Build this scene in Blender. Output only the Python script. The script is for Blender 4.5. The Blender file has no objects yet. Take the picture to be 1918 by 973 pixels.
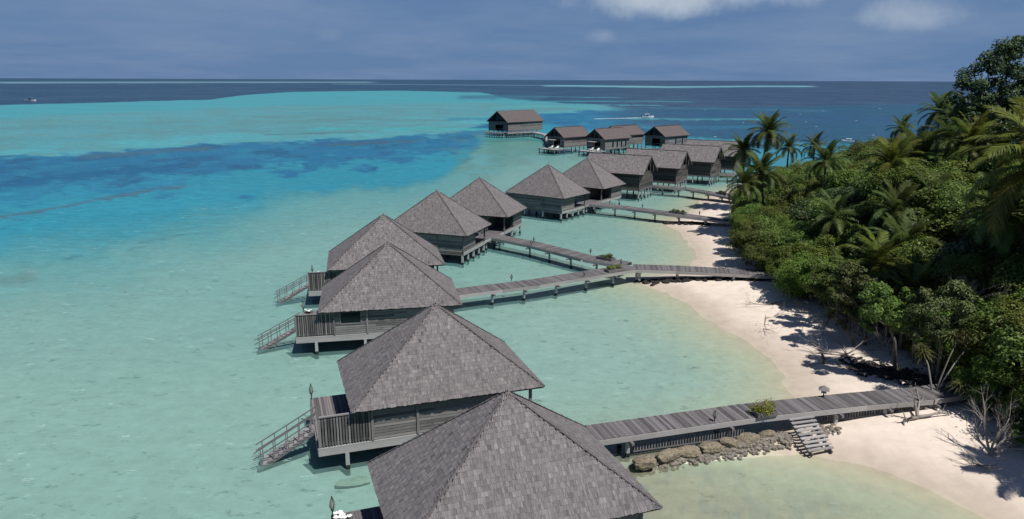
import bpy, math, random
import numpy as np
from mathutils import Vector, Matrix
R_ = math.radians
rnd = random.Random(11)
scene = bpy.context.scene
col = scene.collection

# ------------------------------------------------------------------ camera
cam_d = bpy.data.cameras.new("camera"); cam = bpy.data.objects.new("camera", cam_d); col.objects.link(cam)
cam_d.sensor_width = 36.0; cam_d.lens = 25.543; cam_d.clip_start = 0.1; cam_d.clip_end = 120000
cam.matrix_world = Matrix.Translation((0, 0, 20)) @ Matrix.Rotation(R_(90 - 13.894), 4, 'X') @ Matrix.Rotation(R_(0.202), 4, 'Z')
scene.camera = cam

# ------------------------------------------------------------------ sky, sun, exposure
SUN_EL, SUN_AZ = 60.0, 138.0            # azimuth clockwise from +Y
world = bpy.data.worlds.new("World"); scene.world = world; world.use_nodes = True
wn = world.node_tree; wn.nodes.clear()
def N(nt, typ, **kw):
    n = nt.nodes.new(typ)
    for k, v in kw.items():
        if k == 'inp':
            for a, b in v.items(): n.inputs[a].default_value = b
        else: setattr(n, k, v)
    return n
def L(nt, a, b): nt.links.new(a, b)
sky = N(wn, 'ShaderNodeTexSky', sky_type='NISHITA', sun_disc=False, sun_elevation=R_(SUN_EL), sun_rotation=R_(SUN_AZ),
        altitude=0, air_density=1.0, dust_density=0.2, ozone_density=3.0)
tint = N(wn, 'ShaderNodeMix', data_type='RGBA', blend_type='MULTIPLY'); tint.inputs[0].default_value = 1.0
tint.inputs[7].default_value = (0.27, 0.33, 0.47, 1)
L(wn, sky.outputs[0], tint.inputs[6])
tc = N(wn, 'ShaderNodeTexCoord')
# soft cloud veils spread over the whole sky, seen in perspective (direction divided by its height)
sep = N(wn, 'ShaderNodeSeparateXYZ'); L(wn, tc.outputs['Generated'], sep.inputs[0])
zadd = N(wn, 'ShaderNodeMath', operation='ADD'); zadd.inputs[1].default_value = 0.10; L(wn, sep.outputs[2], zadd.inputs[0])
zmx = N(wn, 'ShaderNodeMath', operation='MAXIMUM'); zmx.inputs[1].default_value = 0.06; L(wn, zadd.outputs[0], zmx.inputs[0])
dv = N(wn, 'ShaderNodeVectorMath', operation='DIVIDE'); L(wn, tc.outputs['Generated'], dv.inputs[0])
cb = N(wn, 'ShaderNodeCombineXYZ'); [L(wn, zmx.outputs[0], cb.inputs[i]) for i in range(3)]; L(wn, cb.outputs[0], dv.inputs[1])
nz = N(wn, 'ShaderNodeTexNoise', inp={'Scale': 0.55, 'Detail': 7.0, 'Roughness': 0.6}); L(wn, dv.outputs[0], nz.inputs['Vector'])
rp = N(wn, 'ShaderNodeMapRange', inp={'From Min': 0.42, 'From Max': 0.85, 'To Min': 0.0, 'To Max': 0.30}); L(wn, nz.outputs[0], rp.inputs[0])
nz2 = N(wn, 'ShaderNodeTexNoise', inp={'Scale': 9.0, 'Detail': 8.0, 'Roughness': 0.62}); L(wn, tc.outputs['Generated'], nz2.inputs['Vector'])
last = rp.outputs[0]
def blob(az, el, wa, we, amt):
    """a cumulus at azimuth / elevation (degrees) with half sizes wa, we"""
    global last
    c = Vector((math.sin(R_(az)) * math.cos(R_(el)), math.cos(R_(az)) * math.cos(R_(el)), math.sin(R_(el))))
    e = Vector((math.cos(R_(az)), -math.sin(R_(az)), 0)); u = c.cross(e) * -1
    outs = []
    for ax, w in ((e, wa), (u, we)):
        d = N(wn, 'ShaderNodeVectorMath', operation='DOT_PRODUCT'); L(wn, tc.outputs['Generated'], d.inputs[0]); d.inputs[1].default_value = ax
        s = N(wn, 'ShaderNodeMath', operation='SUBTRACT'); L(wn, d.outputs['Value'], s.inputs[0]); s.inputs[1].default_value = c.dot(ax)
        m = N(wn, 'ShaderNodeMath', operation='DIVIDE'); L(wn, s.outputs[0], m.inputs[0]); m.inputs[1].default_value = math.sin(R_(w))
        p = N(wn, 'ShaderNodeMath', operation='POWER'); L(wn, m.outputs[0], p.inputs[0]); p.inputs[1].default_value = 2.0
        ab = N(wn, 'ShaderNodeMath', operation='MULTIPLY'); L(wn, m.outputs[0], ab.inputs[0]); L(wn, m.outputs[0], ab.inputs[1])
        outs.append(ab.outputs[0])
    a = N(wn, 'ShaderNodeMath', operation='ADD'); L(wn, outs[0], a.inputs[0]); L(wn, outs[1], a.inputs[1])
    nn = N(wn, 'ShaderNodeMath', operation='MULTIPLY_ADD'); L(wn, nz2.outputs[0], nn.inputs[0]); nn.inputs[1].default_value = -4.2; nn.inputs[2].default_value = 2.1
    b = N(wn, 'ShaderNodeMath', operation='ADD'); L(wn, a.outputs[0], b.inputs[0]); L(wn, nn.outputs[0], b.inputs[1])
    mr = N(wn, 'ShaderNodeMapRange', interpolation_type='SMOOTHSTEP', inp={'From Min': 1.5, 'From Max': -0.4, 'To Min': 0.0, 'To Max': amt}); L(wn, b.outputs[0], mr.inputs[0])
    front = N(wn, 'ShaderNodeVectorMath', operation='DOT_PRODUCT'); L(wn, tc.outputs['Generated'], front.inputs[0]); front.inputs[1].default_value = c
    g = N(wn, 'ShaderNodeMath', operation='GREATER_THAN'); L(wn, front.outputs['Value'], g.inputs[0]); g.inputs[1].default_value = 0.0
    gm = N(wn, 'ShaderNodeMath', operation='MULTIPLY'); L(wn, g.outputs[0], gm.inputs[0]); L(wn, mr.outputs[0], gm.inputs[1])
    mx = N(wn, 'ShaderNodeMath', operation='ADD', use_clamp=True); L(wn, last, mx.inputs[0]); L(wn, gm.outputs[0], mx.inputs[1]); last = mx.outputs[0]
blob(13.2, 6.1, 8.4, 1.6, 1.0); blob(27.2, 4.3, 3.4, 1.1, .55); blob(-13.5, 3.2, 1.2, .5, .16); blob(-20, 6.3, 5.0, .6, .45); blob(6.5, 3.2, 1.2, .6, .3)
blob(-50, 9, 9, 2.5, .6); blob(70, 8, 10, 3, .6); blob(160, 12, 14, 4, .6); blob(-120, 10, 12, 4, .6)
hzf = N(wn, 'ShaderNodeMapRange', interpolation_type='SMOOTHSTEP', inp={'From Min': -0.02, 'From Max': 0.55, 'To Min': .92, 'To Max': 0.0}); L(wn, sep.outputs[2], hzf.inputs[0])
hz = N(wn, 'ShaderNodeMix', data_type='RGBA'); L(wn, hzf.outputs[0], hz.inputs[0]); L(wn, tint.outputs[2], hz.inputs[6]); hz.inputs[7].default_value = (1.06, 1.93, 3.62, 1)
cl = N(wn, 'ShaderNodeMix', data_type='RGBA'); L(wn, last, cl.inputs[0]); L(wn, hz.outputs[2], cl.inputs[6]); cl.inputs[7].default_value = (3.9, 4.6, 5.5, 1)
bg = N(wn, 'ShaderNodeBackground'); bg.inputs[1].default_value = 0.10
L(wn, cl.outputs[2], bg.inputs[0]); wo = N(wn, 'ShaderNodeOutputWorld'); L(wn, bg.outputs[0], wo.inputs[0])

sun_d = bpy.data.lights.new("sun", 'SUN'); sun_d.energy = 4.5; sun_d.angle = R_(0.6); sun_d.color = (1.0, 0.955, 0.90)
sun = bpy.data.objects.new("sun", sun_d); col.objects.link(sun)
to_sun = Vector((math.sin(R_(SUN_AZ)) * math.cos(R_(SUN_EL)), math.cos(R_(SUN_AZ)) * math.cos(R_(SUN_EL)), math.sin(R_(SUN_EL))))
sun.rotation_mode = 'QUATERNION'; sun.rotation_quaternion = to_sun.to_track_quat('Z', 'Y')
scene.view_settings.view_transform = 'Standard'; scene.view_settings.look = 'None'
scene.view_settings.exposure = 0.12; scene.view_settings.gamma = 1.0
scene.cycles.max_bounces = 6; scene.cycles.diffuse_bounces = 3; scene.cycles.glossy_bounces = 2; scene.cycles.transparent_max_bounces = 10
scene.cycles.transmission_bounces = 2; scene.cycles.caustics_reflective = False; scene.cycles.caustics_refractive = False

# ------------------------------------------------------------------ helpers
def lin(r, g, b):
    f = lambda c: c / 12.92 if c <= .04045 else ((c + .055) / 1.055) ** 2.4
    return tuple(f(c / 255.0) for c in (r, g, b))

class MB:
    """collects quads/tris with a tint per face and a grain UV in metres"""
    def __init__(s): s.v = []; s.f = []; s.t = []; s.uv = []
    def quad(s, pts, tint=.5, uv=None):
        b = len(s.v); s.v += [tuple(p) for p in pts]; s.f.append(tuple(range(b, b + len(pts)))); s.t.append(tint)
        s.uv += uv if uv else [(0, 0)] * len(pts)
    def box(s, c, d, R=None, tint=.5, grain=None):
        """c centre, d full sizes, R 3 axis vectors"""
        hx, hy, hz = d[0] / 2, d[1] / 2, d[2] / 2
        if R is None: R = ((1, 0, 0), (0, 1, 0), (0, 0, 1))
        ax, ay, az = R
        b = len(s.v); loc = []
        for sx, sy, sz in ((-1,-1,-1),(1,-1,-1),(1,1,-1),(-1,1,-1),(-1,-1,1),(1,-1,1),(1,1,1),(-1,1,1)):
            x, y, z = sx * hx, sy * hy, sz * hz; loc.append((x, y, z))
            s.v.append((c[0] + ax[0]*x + ay[0]*y + az[0]*z, c[1] + ax[1]*x + ay[1]*y + az[1]*z, c[2] + ax[2]*x + ay[2]*y + az[2]*z))
        g = grain if grain is not None else max(range(3), key=lambda i: d[i])
        ou, ov = rnd.random() * 50, rnd.random() * 50
        for q in ((0,3,2,1),(4,5,6,7),(0,1,5,4),(1,2,6,5),(2,3,7,6),(3,0,4,7)):
            s.f.append(tuple(b + i for i in q)); s.t.append(tint)
            flat = [i for i in range(3) if abs(loc[q[0]][i] - loc[q[1]][i]) < 1e-9 and abs(loc[q[1]][i] - loc[q[2]][i]) < 1e-9]
            oth = [i for i in range(3) if i not in flat and i != g] or [(g + 1) % 3]
            for i in q: s.uv.append((loc[i][g] + ou, loc[i][oth[0]] * 1.0 + (loc[i][oth[-1]] if len(oth) > 1 else 0) + ov))
    def beam(s, a, b_, w, h, tint=.5, up=(0, 0, 1)):
        a = Vector(a); b_ = Vector(b_); d = b_ - a; ln = d.length
        x = d.normalized(); y = Vector(up).cross(x)
        if y.length < 1e-4: y = Vector((1, 0, 0)).cross(x)
        y.normalize(); z = x.cross(y)
        s.box((a + b_) / 2, (ln, w, h), (x, y, z), tint, 0)
    def tube(s, pts, rad, n=6, tint=.5, cap=True):
        rings = []; P = [Vector(p) for p in pts]; vacc = rnd.random() * 20
        for i, p in enumerate(P):
            d = (P[min(i + 1, len(P) - 1)] - P[max(i - 1, 0)]).normalized()
            a = d.orthogonal().normalized() if i == 0 else (prev - d * prev.dot(d)).normalized()
            prev = a; b = d.cross(a); r = rad[i] if hasattr(rad, '__len__') else rad
            base = len(s.v); rings.append((base, vacc))
            if i < len(P) - 1: vacc += (P[i + 1] - p).length
            for k in range(n):
                t = 2 * math.pi * k / n; s.v.append(tuple(p + a * (r * math.cos(t)) + b * (r * math.sin(t))))
        for (b0, v0), (b1, v1) in zip(rings, rings[1:]):
            for k in range(n):
                k2 = (k + 1) % n; s.f.append((b0 + k, b0 + k2, b1 + k2, b1 + k)); s.t.append(tint)
                s.uv += [(v0, k * .1), (v0, k * .1 + .1), (v1, k * .1 + .1), (v1, k * .1)]
        if cap:
            b = rings[-1][0]; s.f.append(tuple(range(b, b + n))); s.t.append(tint); s.uv += [(0, 0)] * n
            b = rings[0][0]; s.f.append(tuple(range(b + n - 1, b - 1, -1))); s.t.append(tint); s.uv += [(0, 0)] * n
    def mesh(s, name, mat, smooth=False):
        me = bpy.data.meshes.new(name); me.from_pydata(s.v, [], s.f)
        a = me.attributes.new('tint', 'FLOAT', 'FACE'); a.data.foreach_set('value', np.array(s.t, 'f'))
        u = me.uv_layers.new(name='grain'); u.data.foreach_set('uv', np.array(s.uv, 'f').ravel())
        if mat: me.materials.append(mat)
        if smooth: me.polygons.foreach_set('use_smooth', [True] * len(me.polygons))
        me.update(); return me
    def build(s, name, mat, parent=None, smooth=False, kind=None):
        return obj(name, s.mesh(name, mat, smooth), parent, kind)
def obj(name, me, parent=None, kind=None, M=None):
    o = bpy.data.objects.new(name, me); col.objects.link(o)
    if parent: o.parent = parent
    if M is not None: o.matrix_local = M
    if kind: o['kind'] = kind
    return o
def tag(o, label, cat, group=None):
    o['label'] = label; o['category'] = cat
    if group: o['group'] = group
    return o
def thing(name, label, cat, loc=(0, 0, 0), rz=0, group=None):
    o = bpy.data.objects.new(name, None); col.objects.link(o); o.empty_display_size = .5
    o.location = loc; o.rotation_euler = (0, 0, rz)
    return tag(o, label, cat, group)
def axes(c, x, y, z):
    """matrix with columns x y z and origin c"""
    return Matrix(((x[0], y[0], z[0], c[0]), (x[1], y[1], z[1], c[1]), (x[2], y[2], z[2], c[2]), (0, 0, 0, 1)))
_pc = {}
def piece_mesh(name, Lx, Wy, Tz, k, mat, grain=0, lo=0.0, hi=1.0):
    key = (name, round(Lx, 2), round(Wy, 3), round(Tz, 3), k, mat.name)
    if key not in _pc:
        m = MB(); m.box((0, 0, 0), (Lx, Wy, Tz), None, lo + (hi - lo) * (k + .5) / 8, grain); _pc[key] = m.mesh(name, mat)
    return _pc[key]
def piece(name, a, b, w, t, parent, mat, up=(0, 0, 1), lo=0.0, hi=1.0):
    """one board from a to b as an object of its own, mesh shared between alike boards"""
    a = Vector(a); b = Vector(b); x = (b - a).normalized(); y = Vector(up).cross(x).normalized(); z = x.cross(y)
    return obj(name, piece_mesh(name, (b - a).length, w, t, rnd.randrange(8), mat, 0, lo, hi), parent, None, axes((a + b) / 2, x, y, z))

# ------------------------------------------------------------------ materials
def mat(name):
    m = bpy.data.materials.new(name); m.use_nodes = True; nt = m.node_tree
    p = nt.nodes['Principled BSDF']; p.inputs['Roughness'].default_value = .85; p.inputs['Specular IOR Level'].default_value = .25
    return m, nt, p
def wood(name, dark, light, contrast=1.0, rough=.85, moss=None):
    m, nt, p = mat(name)
    at_ = N(nt, 'ShaderNodeAttribute', attribute_name='tint'); uv = N(nt, 'ShaderNodeUVMap', uv_map='grain')
    mp = N(nt, 'ShaderNodeMapping'); mp.inputs['Scale'].default_value = (1.8, 30, 1); L(nt, uv.outputs[0], mp.inputs[0])
    n1 = N(nt, 'ShaderNodeTexNoise', inp={'Scale': 1.0, 'Detail': 5.0, 'Roughness': .65}); L(nt, mp.outputs[0], n1.inputs['Vector'])
    mp2 = N(nt, 'ShaderNodeMapping'); mp2.inputs['Scale'].default_value = (.5, 1.5, 1); L(nt, uv.outputs[0], mp2.inputs[0])
    n2 = N(nt, 'ShaderNodeTexNoise', inp={'Scale': 1.3, 'Detail': 4.0}); L(nt, mp2.outputs[0], n2.inputs['Vector'])
    a = N(nt, 'ShaderNodeMath', operation='MULTIPLY_ADD'); L(nt, n1.outputs[0], a.inputs[0]); a.inputs[1].default_value = .95 * contrast; a.inputs[2].default_value = -.72 * contrast
    b = N(nt, 'ShaderNodeMath', operation='MULTIPLY_ADD'); L(nt, n2.outputs[0], b.inputs[0]); b.inputs[1].default_value = .5 * contrast; L(nt, a.outputs[0], b.inputs[2])
    c = N(nt, 'ShaderNodeMath', operation='ADD', use_clamp=True); L(nt, b.outputs[0], c.inputs[0]); L(nt, at_.outputs['Fac'], c.inputs[1])
    mx = N(nt, 'ShaderNodeMix', data_type='RGBA'); L(nt, c.outputs[0], mx.inputs[0]); mx.inputs[6].default_value = (*dark, 1); mx.inputs[7].default_value = (*light, 1)
    L(nt, mx.outputs[2], p.inputs['Base Color']); p.inputs['Roughness'].default_value = rough
    bp = N(nt, 'ShaderNodeBump', inp={'Strength': .5, 'Distance': .012}); L(nt, n1.outputs[0], bp.inputs['Height']); L(nt, bp.outputs[0], p.inputs['Normal'])
    return m
M_SHINGLE = wood('weathered_shingle', (.060, .056, .058), (.262, .242, .24), 1.35)
M_DARKSH = wood('brown_shingle', (.070, .058, .058), (.17, .145, .14), .7)
M_WOOD = wood('grey_timber', (.060, .058, .062), (.27, .26, .26), 1.0)
M_WALL = wood('wall_timber', (.050, .050, .050), (.27, .26, .25), 1.2)
M_WALLD = wood('dark_wall_timber', (.020, .021, .024), (.135, .125, .115), 1.2)  # darker timber tone for the gabled house walls
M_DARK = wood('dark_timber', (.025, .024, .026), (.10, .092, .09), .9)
M_DECK = wood('deck_timber', (.056, .053, .055), (.20, .188, .19), .9)
M_PALE = wood('pale_timber', (.16, .155, .155), (.42, .41, .40), .9)
M_POST = wood('post_timber', (.22, .22, .215), (.50, .51, .50), .6)
M_FOOT = wood('algae_foot', (.008, .012, .011), (.03, .04, .036), .6)
M_BARK = wood('bark', (.06, .05, .042), (.22, .20, .175), .8)
M_DEAD = wood('dead_wood', (.13, .115, .10), (.36, .33, .30), .8)
def plain(name, c, rough=.6, noise=.0, sc=8, bump=0.0):
    m, nt, p = mat(name); p.inputs['Base Color'].default_value = (*c, 1); p.inputs['Roughness'].default_value = rough
    if noise:
        tcn = N(nt, 'ShaderNodeTexCoord'); n = N(nt, 'ShaderNodeTexNoise', inp={'Scale': sc, 'Detail': 5.0, 'Roughness': .7}); L(nt, tcn.outputs['Object'], n.inputs['Vector'])
        mr = N(nt, 'ShaderNodeMapRange', inp={'From Min': .3, 'From Max': .7, 'To Min': 1 - noise, 'To Max': 1 + noise}); L(nt, n.outputs[0], mr.inputs[0])
        vm = N(nt, 'ShaderNodeVectorMath', operation='SCALE'); vm.inputs[0].default_value = c; L(nt, mr.outputs[0], vm.inputs['Scale']); L(nt, vm.outputs[0], p.inputs['Base Color'])
        if bump:
            bp = N(nt, 'ShaderNodeBump', inp={'Strength': .8, 'Distance': bump}); L(nt, n.outputs[0], bp.inputs['Height']); L(nt, bp.outputs[0], p.inputs['Normal'])
    return m
M_WHITE = plain('white_paint', (.78, .78, .76), .4, .05)
M_PETAL = plain('white_petal', (.82, .82, .78), .7)
M_GLASS = plain('dark_pane', (.012, .02, .022), .08); M_GLASS.node_tree.nodes['Principled BSDF'].inputs['Specular IOR Level'].default_value = .6
M_METAL = plain('lamp_metal', (.05, .055, .05), .5, .2)
M_LGLASS = plain('lamp_glass', (.28, .30, .27), .25)
M_ROCK = plain('coral_rock', (.23, .195, .14), .95, .6, 4.5, .09)
M_RUBBLE = plain('coral_rubble', (.20, .18, .15), .95, .6, 6, .05)
M_BLACK = plain('dark_rock', (.032, .030, .029), .9, .6, 5, .05)
M_FOAM = plain('foam', (.62, .68, .70), .8)
M_SLAB = plain('sunken_stone', (.42, .42, .33), .9, .2, 3)
M_TOWEL = plain('blue_cushion', (.10, .22, .28), .9)
def leafmat(name, c1, c2, trans=.3, rough=.5, spec=.3):
    m, nt, p = mat(name); nt.nodes.remove(p)
    at_ = N(nt, 'ShaderNodeAttribute', attribute_name='tint'); oi = N(nt, 'ShaderNodeObjectInfo')
    mx = N(nt, 'ShaderNodeMix', data_type='RGBA'); L(nt, at_.outputs['Fac'], mx.inputs[0]); mx.inputs[6].default_value = (*c1, 1); mx.inputs[7].default_value = (*c2, 1)
    hs = N(nt, 'ShaderNodeHueSaturation'); L(nt, mx.outputs[2], hs.inputs['Color'])
    mr = N(nt, 'ShaderNodeMapRange', inp={'To Min': .68, 'To Max': 1.34}); L(nt, oi.outputs['Random'], mr.inputs[0]); L(nt, mr.outputs[0], hs.inputs['Value'])
    mh = N(nt, 'ShaderNodeMapRange', inp={'To Min': .468, 'To Max': .520}); L(nt, oi.outputs['Random'], mh.inputs[0]); L(nt, mh.outputs[0], hs.inputs['Hue'])
    pp = N(nt, 'ShaderNodeBsdfPrincipled', inp={'Roughness': rough, 'Specular IOR Level': spec}); L(nt, hs.outputs[0], pp.inputs['Base Color'])
    tr = N(nt, 'ShaderNodeBsdfTranslucent'); L(nt, hs.outputs[0], tr.inputs[0])
    ms = N(nt, 'ShaderNodeMixShader'); ms.inputs[0].default_value = trans; L(nt, pp.outputs[0], ms.inputs[1]); L(nt, tr.outputs[0], ms.inputs[2])
    L(nt, ms.outputs[0], nt.nodes['Material Output'].inputs[0]); return m
M_LEAF = leafmat('broad_leaf', (.048, .082, .020), (.20, .275, .062), .42)
M_LEAF2 = leafmat('bright_leaf', (.052, .098, .018), (.22, .31, .056), .42)
M_LEAFD = leafmat('dark_leaf', (.028, .048, .024), (.10, .14, .062))
M_FROND = leafmat('palm_leaf', (.035, .062, .016), (.13, .18, .050), .4)
M_FRONDY = leafmat('yellow_palm_leaf', (.05, .075, .014), (.17, .20, .035), .4)
M_FRONDO = leafmat('dry_palm_leaf', (.13, .07, .02), (.30, .17, .05), .3)
M_PAND = leafmat('strap_leaf', (.04, .058, .018), (.15, .17, .06), .3)
M_FLOWER = leafmat('flowering_shrub', (.05, .075, .012), (.26, .25, .03), .2)
M_GREENP = leafmat('planter_leaf', (.08, .12, .015), (.22, .27, .03), .2)

# ------------------------------------------------------------------ ground and sea (world metres; WL = water level)
WL = 0.15
SHORE = [(26, 26), (22.7, 29.7), (21.3, 32.3), (18.3, 35.0), (15.9, 35.9), (14.6, 36.2), (14.2, 37.2), (15.9, 39.5), (18.3, 43.3), (19.2, 46.8), (18.9, 51.4), (17.4, 56.8), (16.4, 63.5), (14.0, 68.8),
         (13.0, 70.6), (14.8, 72.9), (18.9, 75.1), (21.2, 81.2), (22.5, 89.8), (22.3, 97.3), (21.9, 102.5), (24.0, 106.2), (26.8, 109.8), (30.0, 116.2), (32.6, 123.5), (38.2, 131.6), (48, 142), (60, 156), (80, 168), (110, 172), (160, 160),
         (200, 120), (190, 40), (120, -20), (50, -10)]
VEG = [(33, 27.8), (40, 27.6), (48, 28), (55, 27.9), (62, 27.0), (70, 25.6), (78, 27.0), (88, 29), (99, 31.5), (111, 36), (125, 43), (138, 50), (150, 60)]   # (y, x) of the tree line
def sdist(px, py, poly):
    """signed distance to the closed shoreline, positive on land"""
    d = np.full(px.shape, 1e9); ins = np.zeros(px.shape, bool); n = len(poly)
    for i in range(n):
        ax, ay = poly[i]; bx, by = poly[(i + 1) % n]; ex, ey = bx - ax, by - ay
        t = np.clip(((px - ax) * ex + (py - ay) * ey) / (ex * ex + ey * ey), 0, 1)
        d = np.minimum(d, np.hypot(px - ax - t * ex, py - ay - t * ey))
        c = ((ay > py) != (by > py)) & (px < (bx - ax) * (py - ay) / ((by - ay) if by != ay else 1e-9) + ax); ins ^= c
    return np.where(ins, d, -d)
def vnoise(x, y, seed=0):
    """smooth value noise, numpy"""
    xi = np.floor(x).astype(np.int64); yi = np.floor(y).astype(np.int64); fx = x - xi; fy = y - yi
    fx = fx * fx * (3 - 2 * fx); fy = fy * fy * (3 - 2 * fy)
    def h(a, b):
        n = (a * 374761393 + b * 668265263 + seed * 982451653) & 0xffffffff
        n = ((n ^ (n >> 13)) * 1274126177) & 0xffffffff
        return ((n ^ (n >> 16)) & 0xffff) / 65535.0
    return (h(xi, yi) * (1 - fx) + h(xi + 1, yi) * fx) * (1 - fy) + (h(xi, yi + 1) * (1 - fx) + h(xi + 1, yi + 1) * fx) * fy
def fbm(x, y, seed=0, o=4):
    s = 0; a = .5; t = 0
    for i in range(o): s = s + a * vnoise(x, y, seed + i); t += a; a *= .55; x = x * 2.03 + 7.1; y = y * 2.03 + 3.7
    return s / t
def ss0(x): x = np.clip(x, 0, 1); return x * x * (3 - 2 * x)
def land_height(x, y, sd):
    """beach, shallow flat and falling sea bed"""
    up = WL + 1.27 * (1 - np.exp(-np.maximum(sd, 0) * .115)) + np.maximum(sd - 9, 0) * .015
    down = WL - .38 * (1 - np.exp(np.minimum(sd, 0) * .16)) - .9 * np.clip((-sd - 60) / 120, 0, 1) - 3.5 * np.clip((-sd - 200) / 300, 0, 1)
    h = np.where(sd > 0, up, down)
    berm = .50 * np.exp(-((y - (34.9 + .262 * (x - 6.8))) / .62) ** 2) * ss0((x - 6.0) / 1.5) * ss0((16.2 - x) / 1.0)
    h = np.maximum(h, np.where(berm > .05, berm, -9) + .02) if False else h + berm * (sd < 1.5)
    return h + (fbm(x * .35, y * .35, 3) - .5) * .09
def gh(x, y):
    X = np.array([float(x)]); Y = np.array([float(y)]); return float(land_height(X, Y, sdist(X, Y, SHORE))[0])
az = np.concatenate([np.linspace(-180, -52, 33)[:-1], np.linspace(-52, 52, 600), np.linspace(52, 180, 33)[1:]])
rr = np.concatenate([[1.0, 4.0, 9.0], np.geomspace(14, 260, 300), np.geomspace(260, 2500, 150)[1:], np.geomspace(2500, 90000, 60)[1:]])
AZ, RR = np.meshgrid(R_(1) * az, rr)
GX = RR * np.sin(AZ); GY = RR * np.cos(AZ)
SD = sdist(GX, GY, SHORE)
SD = SD + (fbm(GX * .22, GY * .22, 9) - .5) * 1.5 * np.clip(1 - np.abs(SD) / 40, 0, 1)
def polar_mesh(name, Z, attrs, m):
    nr, na = Z.shape; co = np.stack([GX, GY, Z], -1).reshape(-1, 3).astype('f')
    i = np.arange(nr - 1)[:, None] * na + np.arange(na - 1)[None, :]
    q = np.stack([i, i + na, i + na + 1, i + 1], -1).reshape(-1, 4)[:, ::-1]
    me = bpy.data.meshes.new(name); me.vertices.add(len(co)); me.vertices.foreach_set('co', co.ravel())
    me.loops.add(q.size); me.loops.foreach_set('vertex_index', q.ravel().astype('i'))
    me.polygons.add(len(q)); me.polygons.foreach_set('loop_start', np.arange(0, q.size, 4, dtype='i')); me.polygons.foreach_set('loop_total', np.full(len(q), 4, 'i'))
    me.update(calc_edges=True)
    for k, a in attrs.items():
        if a.ndim == 3:
            at_ = me.attributes.new(k, 'FLOAT_COLOR', 'POINT'); at_.data.foreach_set('color', np.concatenate([a.reshape(-1, 3), np.ones((a.shape[0] * a.shape[1], 1))], 1).astype('f').ravel())
        else:
            at_ = me.attributes.new(k, 'FLOAT', 'POINT'); at_.data.foreach_set('value', a.astype('f').ravel())
    me.polygons.foreach_set('use_smooth', [True] * len(me.polygons)); me.materials.append(m)
    return me
vegx = np.interp(GY, [a for a, b in VEG], [b for a, b in VEG])
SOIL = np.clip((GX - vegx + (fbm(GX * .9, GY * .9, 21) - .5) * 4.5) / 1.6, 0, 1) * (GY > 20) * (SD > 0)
# sand: dry, damp at the edge, pale under water; leaf litter under the trees
m, nt, p = mat('beach_sand')
def attr(nt, name): return N(nt, 'ShaderNodeAttribute', attribute_name=name)
geo = N(nt, 'ShaderNodeNewGeometry')
sdn = attr(nt, 'sd'); nse = N(nt, 'ShaderNodeTexNoise', inp={'Scale': 1.2, 'Detail': 6.0, 'Roughness': .6}); L(nt, geo.outputs['Position'], nse.inputs['Vector'])
cr = N(nt, 'ShaderNodeValToRGB'); L(nt, sdn.outputs['Fac'], cr.inputs[0])
mr = N(nt, 'ShaderNodeMapRange', inp={'From Min': -8.0, 'From Max': 8.0}); L(nt, sdn.outputs['Fac'], mr.inputs[0]); L(nt, mr.outputs[0], cr.inputs[0])
el = cr.color_ramp.elements; el[0].position = 0.0; el[0].color = (.52, .55, .47, 1); el[1].position = 1.0; el[1].color = (.73, .64, .545, 1)
for pos, c in ((.30, (.48, .48, .36)), (.46, (.47, .44, .33)), (.515, (.47, .40, .32)), (.60, (.54, .46, .38)), (.69, (.67, .58, .49))): e = el.new(pos); e.color = (*c, 1)
mv = N(nt, 'ShaderNodeMapRange', inp={'From Min': .3, 'From Max': .7, 'To Min': .90, 'To Max': 1.08}); L(nt, nse.outputs[0], mv.inputs[0])
vs = N(nt, 'ShaderNodeVectorMath', operation='SCALE'); L(nt, cr.outputs[0], vs.inputs[0]); L(nt, mv.outputs[0], vs.inputs['Scale'])
# dark coral bits and weed scattered on the under-water sand
mp = N(nt, 'ShaderNodeMapping'); mp.inputs['Scale'].default_value = (.55, .9, 1); L(nt, geo.outputs['Position'], mp.inputs[0])
sp = N(nt, 'ShaderNodeTexNoise', inp={'Scale': 1.6, 'Detail': 7.0, 'Roughness': .72}); L(nt, mp.outputs[0], sp.inputs['Vector'])
spm = N(nt, 'ShaderNodeMapRange', inp={'From Min': .59, 'From Max': .68, 'To Min': 0, 'To Max': .75}); L(nt, sp.outputs[0], spm.inputs[0])
uw = N(nt, 'ShaderNodeMapRange', inp={'From Min': -1.0, 'From Max': -5.0}); L(nt, sdn.outputs['Fac'], uw.inputs[0])
spx = N(nt, 'ShaderNodeMath', operation='MULTIPLY'); L(nt, spm.outputs[0], spx.inputs[0]); L(nt, uw.outputs[0], spx.inputs[1])
m1 = N(nt, 'ShaderNodeMix', data_type='RGBA'); L(nt, spx.outputs[0], m1.inputs[0]); L(nt, vs.outputs[0], m1.inputs[6]); m1.inputs[7].default_value = (.10, .12, .08, 1)
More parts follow.
